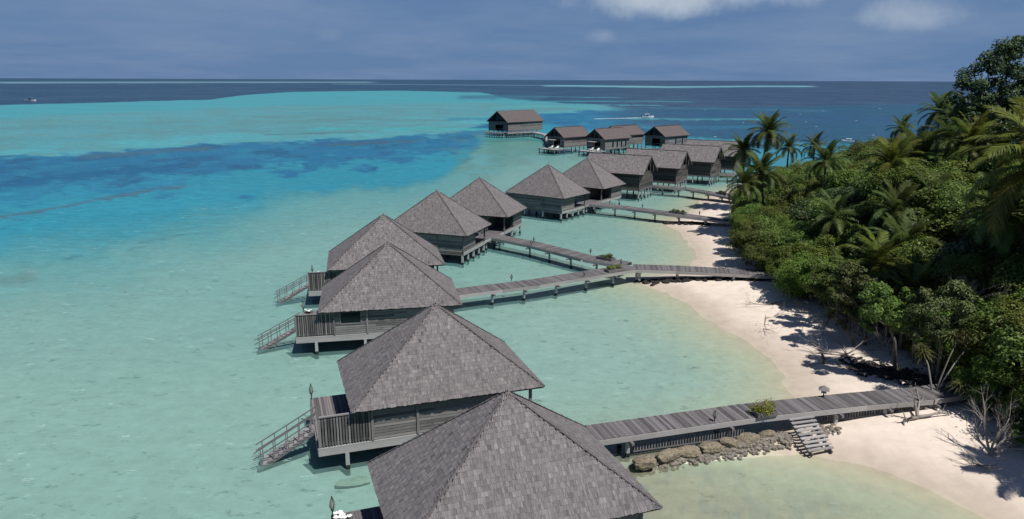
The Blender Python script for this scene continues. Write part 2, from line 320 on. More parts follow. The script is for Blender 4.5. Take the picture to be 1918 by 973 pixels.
# web of caustic light painted into the colour of the shallow bed
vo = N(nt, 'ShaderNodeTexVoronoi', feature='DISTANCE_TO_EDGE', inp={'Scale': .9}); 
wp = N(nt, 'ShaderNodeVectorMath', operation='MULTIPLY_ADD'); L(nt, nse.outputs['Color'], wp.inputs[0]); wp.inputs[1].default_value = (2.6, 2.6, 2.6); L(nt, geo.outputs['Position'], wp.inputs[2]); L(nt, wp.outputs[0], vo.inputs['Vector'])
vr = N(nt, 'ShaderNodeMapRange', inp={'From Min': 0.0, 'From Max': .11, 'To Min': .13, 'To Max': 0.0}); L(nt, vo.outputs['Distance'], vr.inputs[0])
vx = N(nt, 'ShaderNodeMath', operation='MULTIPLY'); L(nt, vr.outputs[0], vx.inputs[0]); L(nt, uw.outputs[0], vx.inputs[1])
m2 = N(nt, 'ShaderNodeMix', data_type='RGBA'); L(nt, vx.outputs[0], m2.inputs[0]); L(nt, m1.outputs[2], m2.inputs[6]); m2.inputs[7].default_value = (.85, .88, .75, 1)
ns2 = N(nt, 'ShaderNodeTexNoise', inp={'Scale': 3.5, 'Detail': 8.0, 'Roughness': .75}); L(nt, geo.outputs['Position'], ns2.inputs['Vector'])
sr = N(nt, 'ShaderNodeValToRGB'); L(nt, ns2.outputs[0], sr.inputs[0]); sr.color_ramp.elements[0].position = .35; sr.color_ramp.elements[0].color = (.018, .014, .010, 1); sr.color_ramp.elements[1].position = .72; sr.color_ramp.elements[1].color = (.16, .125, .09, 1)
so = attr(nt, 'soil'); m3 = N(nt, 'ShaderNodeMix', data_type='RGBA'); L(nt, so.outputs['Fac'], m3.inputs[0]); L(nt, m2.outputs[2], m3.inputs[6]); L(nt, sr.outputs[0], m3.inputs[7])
L(nt, m3.outputs[2], p.inputs['Base Color']); p.inputs['Roughness'].default_value = .95
bp = N(nt, 'ShaderNodeBump', inp={'Strength': .35, 'Distance': .05}); L(nt, ns2.outputs[0], bp.inputs['Height']); L(nt, bp.outputs[0], p.inputs['Normal'])
HZ = land_height(GX, GY, SD)
HZ[RR > 700] = -4.0
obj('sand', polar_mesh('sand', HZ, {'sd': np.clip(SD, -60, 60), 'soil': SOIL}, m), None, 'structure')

# ---- colour and clearness of the lagoon: reef flats, channel and deep water as zones across bearing (deg) and ln(range)
A = np.degrees(AZ); LR = np.log(np.hypot(GX, GY))
c1=[(-36.75, 4.183), (-19.65, 4.025), (-2.58, 4.162), (10.33, 4.412)]
c2=[(-36, 4.42), (-29.7, 4.42), (-22.7, 4.50), (-18.8, 4.60), (-14.9, 4.66), (-10.8, 4.72), (-6.7, 4.80), (-4.6, 4.86), (-2, 5.05), (1.69, 5.25), (5.85, 5.33), (18.0, 5.002), (28.67, 5.061)]
c3=[(-35.89, 4.645), (-29.73, 4.633), (-22.66, 4.725), (-18.82, 4.856), (-14.9, 4.894), (-10.85, 4.93), (-6.7, 4.996), (-4.6, 5.11), (-3.33, 5.284), (-2.28, 5.511), (1.67, 5.551), (5.82, 5.521), (9.93, 5.447), (13.99, 5.252), (21.64, 5.182), (28.58, 5.171)]
c4=[(-35.45, 4.998), (-29.31, 5.03), (-22.41, 5.06), (-18.68, 5.105), (-14.78, 5.166), (-10.77, 5.211), (-6.66, 5.258), (-4.17, 5.306), (-2.28, 5.511), (1.66, 5.782), (5.8, 5.745), (13.89, 5.552), (21.49, 5.488), (28.36, 5.508)]
c5=[(-35.09, 5.418), (-29.03, 5.443), (-24.67, 5.47), (-20.36, 5.516), (-16.61, 5.515), (-13.1, 5.528), (-10.7, 5.548), (-5.38, 5.607), (-2.48, 5.779), (1.65, 6.082), (8.2, 6.255), (13.75, 6.341), (28.02, 6.506)]
c6=[(-34.99, 5.572), (-18.45, 5.704), (-2.48, 6.092), (9.8, 6.3), (28.01, 6.55)]
c7=[(-34.75, 6.11), (-18.32, 6.348), (-2.47, 6.499), (9.8, 6.36), (28.0, 6.595)]
c8=[(-34.64, 6.515), (-28.65, 6.571), (-21.91, 6.679), (-19.73, 6.909), (-16.37, 7.128), (-8.55, 7.22), (-2.46, 7.056), (-0.0, 6.658), (5.75, 6.45), (8.19, 6.293), (13.75, 6.321), (28.0, 6.595)]
cv = lambda c: np.interp(A, [a for a, b in c], [b for a, b in c])
def ss(x): x = np.clip(x, 0, 1); return x * x * (3 - 2 * x)
nA = (fbm(A * .35, LR * 9, 31, 5) - .5)          # broad wander of the edges
nB = (fbm(A * 1.3, LR * 42, 41, 5) - .5)         # finer streaks
def past(c, w, wob=.10): return ss((LR - cv(c) + nA * wob * 1.6 + nB * wob) / w + .5)
left = ss((10.5 - A) / 5)
BODY = np.zeros(A.shape + (3,)); BODY[:] = lin(136, 176, 168); ALPHA = np.full(A.shape, .30)
def lay(k, rgb, al=None):
    global BODY, ALPHA
    BODY = BODY * (1 - k[..., None]) + np.array(lin(*rgb)) * k[..., None]
    if al is not None: ALPHA = ALPHA * (1 - k) + al * k
def lay2(k, rgb_l, rgb_r, al):
    global BODY, ALPHA
    cc = np.array(lin(*rgb_l)) * left[..., None] + np.array(lin(*rgb_r)) * (1 - left[..., None]); BODY = BODY * (1 - k[..., None]) + cc * k[..., None]; ALPHA = ALPHA * (1 - k) + al * k
lay(ss((A + 2) / 16) * ss((3.85 - LR) / .35), (172, 164, 134), .50)
lay(past(c1, .5), (116, 172, 170), .36)
lay(past(c2, .34), (92, 170, 174), .55)

lay2(past(c3, .11 + .20 * ss((-11 - A) / 12), .09), (50, 146, 166), (62, 140, 158), .95)
mid = past(c4, .12, .30)
lay2(mid, (40, 112, 148), (40, 86, 112), 1.0)
# paler tongue inside the channel towards the left
lay(ss(1 - np.abs(LR - cv(c4) - .02) / .16) * ss((-17 - A) / 10) * .55, (48, 140, 168))
patch = ss((fbm(A * .5, LR * 16, 55, 5) - .50) / .14); lay(patch * mid * left * .6, (38, 88, 122)); lay(ss((fbm(A * .7 + 9, LR * 22, 57, 5) - .52) / .12) * mid * left * .5, (48, 132, 158))
lay(past(c5, .05, .09) * left, (88, 168, 176), .95)
lay(past(c6, .12) * left, (92, 158, 164)); 
lay(ss((fbm(A * .55, LR * 20, 61, 5) - .47) / .16) * past(c5, .05) * left * .38, (98, 142, 136))
olive = ss((fbm(A * .35, LR * 26, 63, 6) - .40) / .16) * ss((A + 22) / 5) * ss((3 - A) / 3) * ss((LR - 5.62) / .06) * ss((6.12 - LR) / .12)
lay(olive * .62, (96, 142, 142))
lay(past(c7, .12) * left, (78, 162, 172))
# weedy flats around the far jetty
lay(ss((fbm(A * .8, LR * 18, 71, 5) - .46) / .14) * ss((A + 6) / 3) * ss((7 - A) / 3) * ss((LR - 4.75) / .3) * ss((5.75 - LR) / .2) * .55, (84, 140, 128))
lay(ss((A + 3.2) / 1.5) * ss((5.5 - A) / 2) * ss((LR - 5.25) / .1) * ss((5.66 - LR) / .08) * .7, (90, 158, 150))
far = past(c8, .03 + .07 * ss((A + 9) / 6), .03 + .10 * ss((A + 9) / 6))
lay2(far, (44, 76, 102), (50, 74, 100), 1.0)
lay((1 - left) * ss((LR - 5.9) / .2) * ss((6.3 - LR) / .2) * .5, (44, 84, 118))
def streak(pts, h, rgb, amt, rag=.6):
    """a ragged reef or foam line through (bearing, ln range) points, half thickness h"""
    a0, a1 = pts[0][0], pts[-1][0]
    c = np.interp(A, [p[0] for p in pts], [p[1] for p in pts]); end = ss((A - a0) / .8) * ss((a1 - A) / 1.2)
    k = ss(1.25 - np.abs(LR - c + nB * h * rag * 2) / h + nB * rag * 2) * end
    lay(k * amt, rgb)
streak([(-37, 4.86), (-35, 4.865), (-32, 4.90), (-29, 4.955), (-26, 5.005), (-23.6, 5.02)], .016, (74, 110, 124), .85, 1.1)
streak([(-31, 5.40), (-28, 5.405), (-25, 5.435), (-22.5, 5.45), (-21.6, 5.44)], .035, (66, 104, 124), .85)
streak([(-27, 5.30), (-24, 5.32), (-21, 5.31)], .03, (40, 92, 128), .8); streak([(-16, 5.45), (-13, 5.50), (-9, 5.53)], .03, (52, 98, 130), .8)
streak([(-40, 5.10), (-33, 5.15), (-28, 5.20), (-24, 5.22)], .05, (34, 96, 134), .8)
streak([(-38, 4.47), (-35.5, 4.46), (-33.6, 4.49)], .035, (98, 140, 142), .8)
for a_, l_ in ((-27.2, 4.60), (-26.0, 4.61), (-24.9, 4.625), (-31.9, 4.545), (-27.9, 4.565)): streak([(a_ - .9, l_), (a_ + .9, l_ + .01)], .007, (52, 108, 118), .8)
for a0, a1, l0, l1, h in ((-40, -10, 8.25, 8.6, .28), ): streak([(a0, l0), (a1, l1)], h, (112, 150, 164), .9, .2)
streak([(2, 7.9), (6, 7.85), (12, 7.75), (18, 7.95), (22.5, 8.0)], .16, (118, 178, 190), .95, .2)
streak([(-14, 8.1), (-6, 8.0), (4, 7.9)], .10, (96, 136, 150), .7, .3)
streak([(8.4, 6.00), (13, 5.985), (18, 6.02), (20.5, 6.03)], .03, (72, 146, 156), .8); streak([(10, 6.33), (16, 6.32), (24, 6.3)], .035, (60, 116, 140), .6); streak([(9, 5.83), (14, 5.80), (19, 5.84)], .04, (46, 116, 146), .6)
streak([(-6, 6.86), (-2, 6.84), (4, 6.80), (9, 6.78)], .03, (76, 150, 162), .6, 1.0); streak([(0, 6.55), (5, 6.58), (11, 6.6), (14, 6.6)], .03, (70, 150, 160), .7, 1.0); streak([(2, 6.45), (7, 6.43), (12, 6.42)], .025, (74, 158, 164), .7, 1.0)
streak([(-2, 6.3), (3, 6.36), (7.4, 6.30)], .04, (84, 170, 172), .9)
streak([(-14.5, 5.455), (-12, 5.465), (-9.5, 5.49), (-6.5, 5.53)], .022, (66, 98, 112), .9, 1.0)
streak([(-16, 5.735), (-11, 5.745), (-6, 5.735), (-1, 5.71)], .030, (72, 172, 172), .8, .8)
streak([(-5.5, 5.955), (-3, 5.96), (0, 5.955)], .05, (62, 140, 160), .8)
streak([(-19, 5.65), (-15, 5.66), (-11, 5.675)], .010, (74, 120, 124), .8, 1.2)
streak([(-7, 5.36), (-4, 5.38), (-1.5, 5.40)], .016, (78, 124, 134), .7, 1.2); streak([(-5, 5.12), (-2, 5.13), (0, 5.15)], .03, (96, 150, 140), .7, 1.2)
streak([(-4.5, 6.75), (-1, 6.78), (3, 6.8)], .14, (58, 104, 126), .75)
lay(ss((A - 9) / 4) * ss((fbm(A * 1.2, LR * 30, 81, 5) - .5) / .1) * .22, (40, 66, 100))
lay(past(c8, .04) * ss((fbm(A * .4, LR * 30, 91, 4) - .5) / .12) * .18, (84, 118, 140))
ALPHA = ALPHA * ss((-SD + .1) / 9) ** .8
K_BODY = 0.82
m, nt, p = mat('lagoon_water'); nt.nodes.remove(p)
geo = N(nt, 'ShaderNodeNewGeometry'); bd = attr(nt, 'body'); al_ = attr(nt, 'clear')
mp = N(nt, 'ShaderNodeMapping'); mp.inputs['Scale'].default_value = (.30, .75, 1); mp.inputs['Rotation'].default_value = (0, 0, R_(12)); L(nt, geo.outputs['Position'], mp.inputs[0])
w1 = N(nt, 'ShaderNodeTexNoise', inp={'Scale': 1.0, 'Detail': 6.0, 'Roughness': .62}); L(nt, mp.outputs[0], w1.inputs['Vector'])
w2 = N(nt, 'ShaderNodeTexNoise', inp={'Scale': .045, 'Detail': 5.0, 'Roughness': .6}); L(nt, mp.outputs[0], w2.inputs['Vector'])
w3 = N(nt, 'ShaderNodeTexNoise', inp={'Scale': 3.6, 'Detail': 3.0}); L(nt, mp.outputs[0], w3.inputs['Vector'])
ma = N(nt, 'ShaderNodeMapRange', inp={'From Min': .3, 'From Max': .7, 'To Min': .86, 'To Max': 1.15}); L(nt, w1.outputs[0], ma.inputs[0])
mb_ = N(nt, 'ShaderNodeMapRange', inp={'From Min': .3, 'From Max': .7, 'To Min': .93, 'To Max': 1.07}); L(nt, w2.outputs[0], mb_.inputs[0])
mc = N(nt, 'ShaderNodeMapRange', inp={'From Min': .3, 'From Max': .7, 'To Min': .90, 'To Max': 1.11}); L(nt, w3.outputs[0], mc.inputs[0])
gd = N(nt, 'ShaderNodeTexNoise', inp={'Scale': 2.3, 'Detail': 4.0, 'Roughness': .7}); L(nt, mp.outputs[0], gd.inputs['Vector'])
m0 = N(nt, 'ShaderNodeMath', operation='MULTIPLY'); L(nt, ma.outputs[0], m0.inputs[0]); L(nt, mb_.outputs[0], m0.inputs[1])
mm = N(nt, 'ShaderNodeMath', operation='MULTIPLY'); L(nt, m0.outputs[0], mm.inputs[0]); L(nt, mc.outputs[0], mm.inputs[1])
sc_ = N(nt, 'ShaderNodeVectorMath', operation='SCALE'); L(nt, bd.outputs['Color'], sc_.inputs[0]); L(nt, mm.outputs[0], sc_.inputs['Scale'])
bp = N(nt, 'ShaderNodeBump', inp={'Strength': .6, 'Distance': .14}); L(nt, w1.outputs[0], bp.inputs['Height'])
bp2 = N(nt, 'ShaderNodeBump', inp={'Strength': .6, 'Distance': .05}); L(nt, w3.outputs[0], bp2.inputs['Height']); L(nt, bp.outputs[0], bp2.inputs['Normal'])
df = N(nt, 'ShaderNodeBsdfDiffuse'); L(nt, sc_.outputs[0], df.inputs[0])
dpn = attr(nt, 'deep'); tmx = N(nt, 'ShaderNodeMix', data_type='RGBA'); L(nt, dpn.outputs['Fac'], tmx.inputs[0]); tmx.inputs[6].default_value = (.94, .96, .93, 1); tmx.inputs[7].default_value = (.715, .90, .91, 1)
tp = N(nt, 'ShaderNodeBsdfTransparent'); L(nt, tmx.outputs[2], tp.inputs[0])
mxs = N(nt, 'ShaderNodeMixShader'); L(nt, al_.outputs['Fac'], mxs.inputs[0]); L(nt, tp.outputs[0], mxs.inputs[1]); L(nt, df.outputs[0], mxs.inputs[2])
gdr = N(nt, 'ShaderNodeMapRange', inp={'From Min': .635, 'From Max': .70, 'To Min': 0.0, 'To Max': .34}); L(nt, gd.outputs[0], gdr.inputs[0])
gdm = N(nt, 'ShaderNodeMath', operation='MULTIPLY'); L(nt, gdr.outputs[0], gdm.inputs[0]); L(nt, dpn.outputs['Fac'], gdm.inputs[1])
dfw = N(nt, 'ShaderNodeBsdfDiffuse', inp={'Color': (.48, .66, .62, 1)}); mxw = N(nt, 'ShaderNodeMixShader'); L(nt, gdm.outputs[0], mxw.inputs[0]); L(nt, mxs.outputs[0], mxw.inputs[1]); L(nt, dfw.outputs[0], mxw.inputs[2])  # wavelet glints painted on as pale diffuse dashes
gl = N(nt, 'ShaderNodeBsdfGlossy', inp={'Roughness': .12}); L(nt, bp2.outputs[0], gl.inputs['Normal'])
fr = N(nt, 'ShaderNodeFresnel', inp={'IOR': 1.33}); L(nt, bp2.outputs[0], fr.inputs['Normal'])
fm = N(nt, 'ShaderNodeMath', operation='MULTIPLY'); L(nt, fr.outputs[0], fm.inputs[0]); fm.inputs[1].default_value = .45
fm2 = N(nt, 'ShaderNodeMath', operation='MINIMUM'); L(nt, fm.outputs[0], fm2.inputs[0]); fm2.inputs[1].default_value = .22
mo = N(nt, 'ShaderNodeMixShader'); L(nt, fm2.outputs[0], mo.inputs[0]); L(nt, mxw.outputs[0], mo.inputs[1]); L(nt, gl.outputs[0], mo.inputs[2])
L(nt, mo.outputs[0], nt.nodes['Material Output'].inputs[0])
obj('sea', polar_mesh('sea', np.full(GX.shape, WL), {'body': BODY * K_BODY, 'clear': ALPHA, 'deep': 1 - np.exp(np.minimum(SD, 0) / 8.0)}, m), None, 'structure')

# ------------------------------------------------------------------ villas
RW, RD, RH = 5.28, 3.63, 4.20          # half width, half depth and height of a pyramid roof
EAVE = 3.50; FLOOR = 1.60; WX, WY = 4.58, 3.15
def face_frame(a, b, apex):
    """e along the eave, s down the slope, n outwards for a triangle a-b-apex"""
    a, b, apex = Vector(a), Vector(b), Vector(apex); e = (b - a).normalized()
    h = (apex - a) - e * (apex - a).dot(e); Ls = h.length; s = -h / Ls; n = e.cross(-s).normalized()
    return a, b, apex, e, s, n, Ls
def shingle_rows(a, b, top_a, top_b, expo=.21, wmin=.05, wmax=.16, seed=1):
    """placements of overlapping shingles on a sloping face: eave a-b, upper edge top_a-top_b"""
    r = random.Random(seed); a, b, ta, tb = Vector(a), Vector(b), Vector(top_a), Vector(top_b)
    e = (b - a).normalized(); up = ta - a; up = up - e * up.dot(e); Ls = up.length; u = up / Ls; n = e.cross(u).normalized()
    out = []; k = 0
    da = (ta - a).dot(e) / Ls; W = (b - a).length; db = ((tb - a).dot(e) - W) / Ls
    while k * expo < Ls - .05:
        t = k * expo; x0 = da * t; x1 = W + db * t; x = x0 + r.uniform(-.1, .02)
        while x < x1 - .04:
            w = r.uniform(wmin, wmax); w = min(w, x1 - x + .02)
            if w < .05: break
            tt = t + r.uniform(-.022, .022); ln = expo * 1.5
            xm = x + w / 2
            tilt = r.uniform(.03, .06) if ln else 0
            s_ = (u * math.cos(tilt) - n * math.sin(tilt)); n_ = (n * math.cos(tilt) + u * math.sin(tilt))
            c = a + e * xm + u * (tt + ln / 2) + n * (.026 + r.uniform(0, .008))
            tone = min(1, max(0, r.gauss(.5, .11) + (.3 if r.random() < .03 else 0)))
            hi = tt + ln; L0, L1 = da * max(tt, 0), da * hi; R0, R1 = W + db * max(tt, 0), W + db * hi; g_ = .006; edge = None
            if x < max(L0, L1) or x + w > min(R0, R1):
                A0, A1 = min(max(x, L0), x + w), min(max(x, L1), x + w); B0, B1 = max(min(x + w - g_, R0), x), max(min(x + w - g_, R1), x)
                q = [a + e * A0 + u * tt + n * .052, a + e * max(B0, A0) + u * tt + n * .052, a + e * max(B1, A1) + u * hi + n * .022, a + e * A1 + u * hi + n * .022]
                edge = q + [p - n * .018 for p in q]
            out.append((c, e, s_, n_, w - r.uniform(.002, .007), ln, tone, edge)); x += w
        k += 1
    return out
def shingle_mesh(rows, name, m):
    mb = MB()
    for c, e, s, n, w, ln, t, edge in rows:
        if edge is None: mb.box(c, (w, ln, .018), (e, s, n), t, 1); continue
        base = len(mb.v); mb.v += [tuple(p) for p in edge]; ou = rnd.random() * 40; wd = (edge[1] - edge[0]).length
        for q in ((0, 1, 2, 3), (0, 4, 5, 1), (1, 5, 6, 2), (3, 2, 6, 7), (0, 3, 7, 4)):
            mb.f.append(tuple(base + i for i in q)); mb.t.append(t); mb.uv += [(ou + (ln if i in (2, 3, 6, 7) else 0), ou + (wd if i in (1, 2, 5, 6) else 0)) for i in q]
    return mb.mesh(name, m)
_sv = []
for k in range(12):
    mb = MB(); mb.box((0, 0, 0), (1, .315, .018), None, .22 + .05 * k, 1); 
    # keep the grain scale across the width right for a mean shingle
    mb.uv = [(u, v * .105) for u, v in mb.uv]; _sv.append(mb.mesh('shingle', M_SHINGLE))
def one_shingle(p, parent):
    c, e, s, n, w, ln, t, edge = p
    return obj('shingle', _sv[min(11, max(0, int((t - .22) / .05)))], parent, None, axes(c, e * w, s, n))
HIPC = [(-RW, -RD), (RW, -RD), (RW, RD), (-RW, RD)]; APEX = (0, 0, EAVE + RH)
def roof_body():
    mb = MB(); c = [(x, y, EAVE) for x, y in HIPC]; ap = APEX
    for i in range(4): mb.quad([c[i], c[(i + 1) % 4], ap], .2, [(0, 0), (3, 0), (1, 2)])
    lo = [(x * .985, y * .985, EAVE - .09) for x, y in HIPC]
    for i in range(4): mb.quad([lo[i], lo[(i + 1) % 4], c[(i + 1) % 4], c[i]], .35, [(0, 0), (6, 0), (6, .1), (0, .1)])
    mb.quad(lo[::-1], .1, [(0, 0), (3, 0), (3, 3), (0, 3)])
    return mb
def hip_cap(i, seed):
    r = random.Random(seed); mb = MB(); x, y = HIPC[i]; a = Vector((x, y, EAVE + .03)); b = Vector(APEX) + Vector((0, 0, .05)); d = b - a; Lh = d.length; u = d / Lh
    side = Vector((0, 0, 1)).cross(u).normalized(); n = u.cross(side); k = 0
    if n.z < 0: n = -n; side = -side
    while k * .8 + .82 < Lh:
        c = a + u * (k * .8 + .42) + n * (.046 + r.uniform(0, .003))
        for sg in (-1, 1):
            ss_ = (side * sg * math.cos(.38) - n * math.sin(.38)); nn = u.cross(ss_) * (1 if sg < 0 else -1)
            if nn.dot(n) < 0: nn = -nn
            mb.box(c + ss_ * .032, (.075, .83, .016), (ss_, u, nn), r.uniform(.1, .35), 1)
        k += 1
    return mb.mesh('hip_cap', M_SHINGLE)
ROWS = []
for i in range(4):
    a = (*HIPC[i], EAVE); b = (*HIPC[(i + 1) % 4], EAVE); ROWS.append(shingle_rows(a, b, APEX, APEX, seed=40 + i))
ROOF_ME = roof_body().mesh('roof', M_DARK); ALLSH = shingle_mesh([p for r_ in ROWS for p in r_], 'roof_shingles', M_SHINGLE)
CAPS = [hip_cap(i, 60 + i) for i in range(4)]
def post_with_foot(x, y, z0, z1, w, parent, gz=0.0, m=None):
    ft = max(.40, gz + .1); mb = MB(); mb.box((x, y, (z1 + ft) / 2), (w, w, z1 - ft), None, rnd.uniform(.35, .7), 2); s = mb.build('stilt', m or M_POST, parent)
    mb = MB(); mb.box((x, y, (ft + gz - .35) / 2), (w * 1.08, w * 1.08, ft - gz + .35), None, .4, 2); mb.build('algae_foot', M_FOOT, s); return s
def plank_wall(name, p0, p1, z0, z1, parent, m, gaps=(), pitch=.17, lo=.15, hi=.85, single=True, inner=True):
    """wall of horizontal boards between ground points p0 and p1; gaps = [(t0, t1, za, zb)] openings in metres along the wall"""
    p0 = Vector((*p0, 0)); p1 = Vector((*p1, 0)); d = (p1 - p0); W = d.length; e = d / W; nrm = Vector((e.y, -e.x, 0))
    back = MB()
    def slab(t0, t1, za, zb): back.box(p0 + e * ((t0 + t1) / 2) - nrm * .03 + Vector((0, 0, (za + zb) / 2)), (t1 - t0, .05, zb - za), (e, -nrm, (0, 0, 1)), .1, 0)
    cuts = sorted(gaps); t = 0
    for g in cuts:
        if g[0] > t: slab(t, g[0], z0, z1)
        if g[2] > z0 + .02: slab(g[0], g[1], z0, g[2])
        if g[3] < z1 - .02: slab(g[0], g[1], g[3], z1)
        t = g[1]
    if t < W: slab(t, W, z0, z1)
    wall = back.build(name, M_DARK, parent)
    z = z0; joined = MB()
    while z < z1 - .04:
        h = min(pitch, z1 - z); segs = [(0.0, W)]
        for g in cuts:
            if z + h > g[2] + .05 and z < g[3] - .05:
                segs = [q for s0, s1 in segs for q in ((s0, min(s1, g[0])), (max(s0, g[1]), s1)) if q[1] - q[0] > .1]
        for s0, s1 in segs:
            if s1 - s0 > 4 and rnd.random() < .75:
                mcut = s0 + (s1 - s0) * rnd.uniform(.3, .7); parts = [(s0, mcut - .004), (mcut + .004, s1)]
            else: parts = [(s0, s1)]
            for q0, q1 in parts:
                tl = .10; c0 = p0 + e * q0 + nrm * (.012 + rnd.uniform(0, .006)) + Vector((0, 0, z + h / 2)); c1_ = c0 + e * (q1 - q0)
                upv = (nrm * math.cos(tl) + Vector((0, 0, math.sin(tl)))).normalized()
                if single: piece('plank', c0, c1_, h - .012, .025, wall, m, upv, lo, hi)
                else: joined.beam(c0, c1_, h - .012, .025, rnd.uniform(lo, hi), upv)
        z += pitch
    if not single: joined.build('planks', m, wall, kind='stuff')
    return wall
def stair_run(parent, top, bottom, width, n, side, rails=True, m=M_WOOD):
    """steps from top edge centre to bottom centre; side = unit vector across"""
    top, bottom, side = Vector(top), Vector(bottom), Vector(side).normalized(); st = MB(); d = bottom - top
    for sg in (-1, 1): st.beam(top + side * sg * width / 2 - Vector((0, 0, .1)), bottom + side * sg * width / 2 - Vector((0, 0, .1)), .06, .2, .35)
    s = st.build('staircase', m, parent)
    fw = Vector((d.x, d.y, 0)).normalized()
    for k in range(n):
        c = top + d * ((k + .6) / n); a = c - side * (width / 2 + .05); b = c + side * (width / 2 + .05)
        piece('tread', a, b, .26, .045, s, m, lo=.3, hi=1)
    if rails:
        for sg in (-1, 1):
            hb = MB()
            for hgt in (.95, .62): hb.beam(top + side * sg * width / 2 + Vector((0, 0, hgt)) - fw * .1, bottom + side * sg * width / 2 + Vector((0, 0, hgt)) + fw * .15, .05, .05, .3)
            hr = hb.build('handrail', M_WOOD, s)
            for k in range(5):
                c = top + d * (.06 + k * .22) + side * sg * width / 2; bm_ = MB(); bm_.box(c + Vector((0, 0, .45)), (.05, .05, 1.05), None, .4, 2); bm_.build('baluster', M_WOOD, hr)
    return s
def lamp(x, y, z, label, h=.62, group='lanterns along the jetties and decks', roofed=False):
    t = thing('lantern', label, 'lantern', (x, y, z), rnd.uniform(0, 3), group)
    mb = MB(); mb.tube([(0, 0, 0), (0, 0, h * .35)], .035, 6); mb.build('post', M_METAL, t)
    if roofed:
        mb = MB(); mb.box((0, 0, h * .5), (.24, .24, h * .3)); mb.build('lamp_glass', M_LGLASS, t)
        mb = MB(); [mb.box((sx * .13, sy * .13, h * .5), (.03, .03, h * .34), None, .3, 2) for sx in (-1, 1) for sy in (-1, 1)]; mb.build('frame', M_WOOD, t)
        mb = MB(); r = .3; c = [(-r, -r, h * .66), (r, -r, h * .66), (r, r, h * .66), (-r, r, h * .66)]
        [mb.quad([c[i], c[(i + 1) % 4], (0, 0, h * 1.05)], .6) for i in range(4)]; mb.quad(c[::-1], .3); mb.build('lamp_roof', M_WOOD, t)
    else:
        prof = [(.03, .35), (.09, .42), (.115, .55), (.09, .75), (.03, .95), (.01, 1.05)]
        mb = MB(); mb.tube([(0, 0, h * q) for _, q in prof], [a * .8 for a, _ in prof], 8); mb.build('lamp_glass', M_LGLASS, t, True)
        for k in range(6):
            an = k * math.pi / 3; mb = MB(); mb.tube([(math.cos(an) * a * 1.05, math.sin(an) * a * 1.05, h * q) for a, q in prof], .011, 4); mb.build('rib', M_METAL, t)
        mb = MB(); mb.tube([(0, 0, h * .32), (0, 0, h * .40)], .07, 8); mb.build('base_ring', M_METAL, t)
    return t
def world_pt(t, x, y, z):
    c, s = math.cos(t.rotation_euler.z), math.sin(t.rotation_euler.z); return (t.location.x + c * x - s * y, t.location.y + s * x + c * y, z)

VILLAS = [  # x, y, yaw, mirrored entrance, window, label
    (-.18, 27.33, 19.4, 0, 0, 'nearest pyramid-roofed water villa, cut off by the bottom edge, roof shingles filling the foreground'),
    (-4.31, 39.15, 18.7, 1, 0, 'second nearest pyramid-roofed villa, slatted deck rail and long sea stair at its left'),
    (-9.61, 54.87, 11.1, 0, 1, 'pyramid-roofed water villa with a dark square window beside its slatted deck rail'),
    (-12.05, 67.02, 12.4, 1, 0, 'pyramid-roofed water villa fourth from the front, its deck rail showing left of the third roof'),
    (-8.62, 82.22, -19.5, 0, 0, 'pyramid-roofed water villa with greenish plank wall on white stilts where the upper branch jetty begins'),
    (-4.22, 93.51, -20.0, 1, 0, 'pyramid-roofed water villa behind the branch jetty with dark open veranda facing the camera'),
    (5.36, 108.86, -36.6, 0, 0, 'pyramid-roofed villa where the third jetty begins, long plank wall facing the camera'),
    (12.20, 118.59, -36.5, 1, 0, 'farthest pyramid-roofed water villa, directly in front of the first gabled house'),
]
villas = []
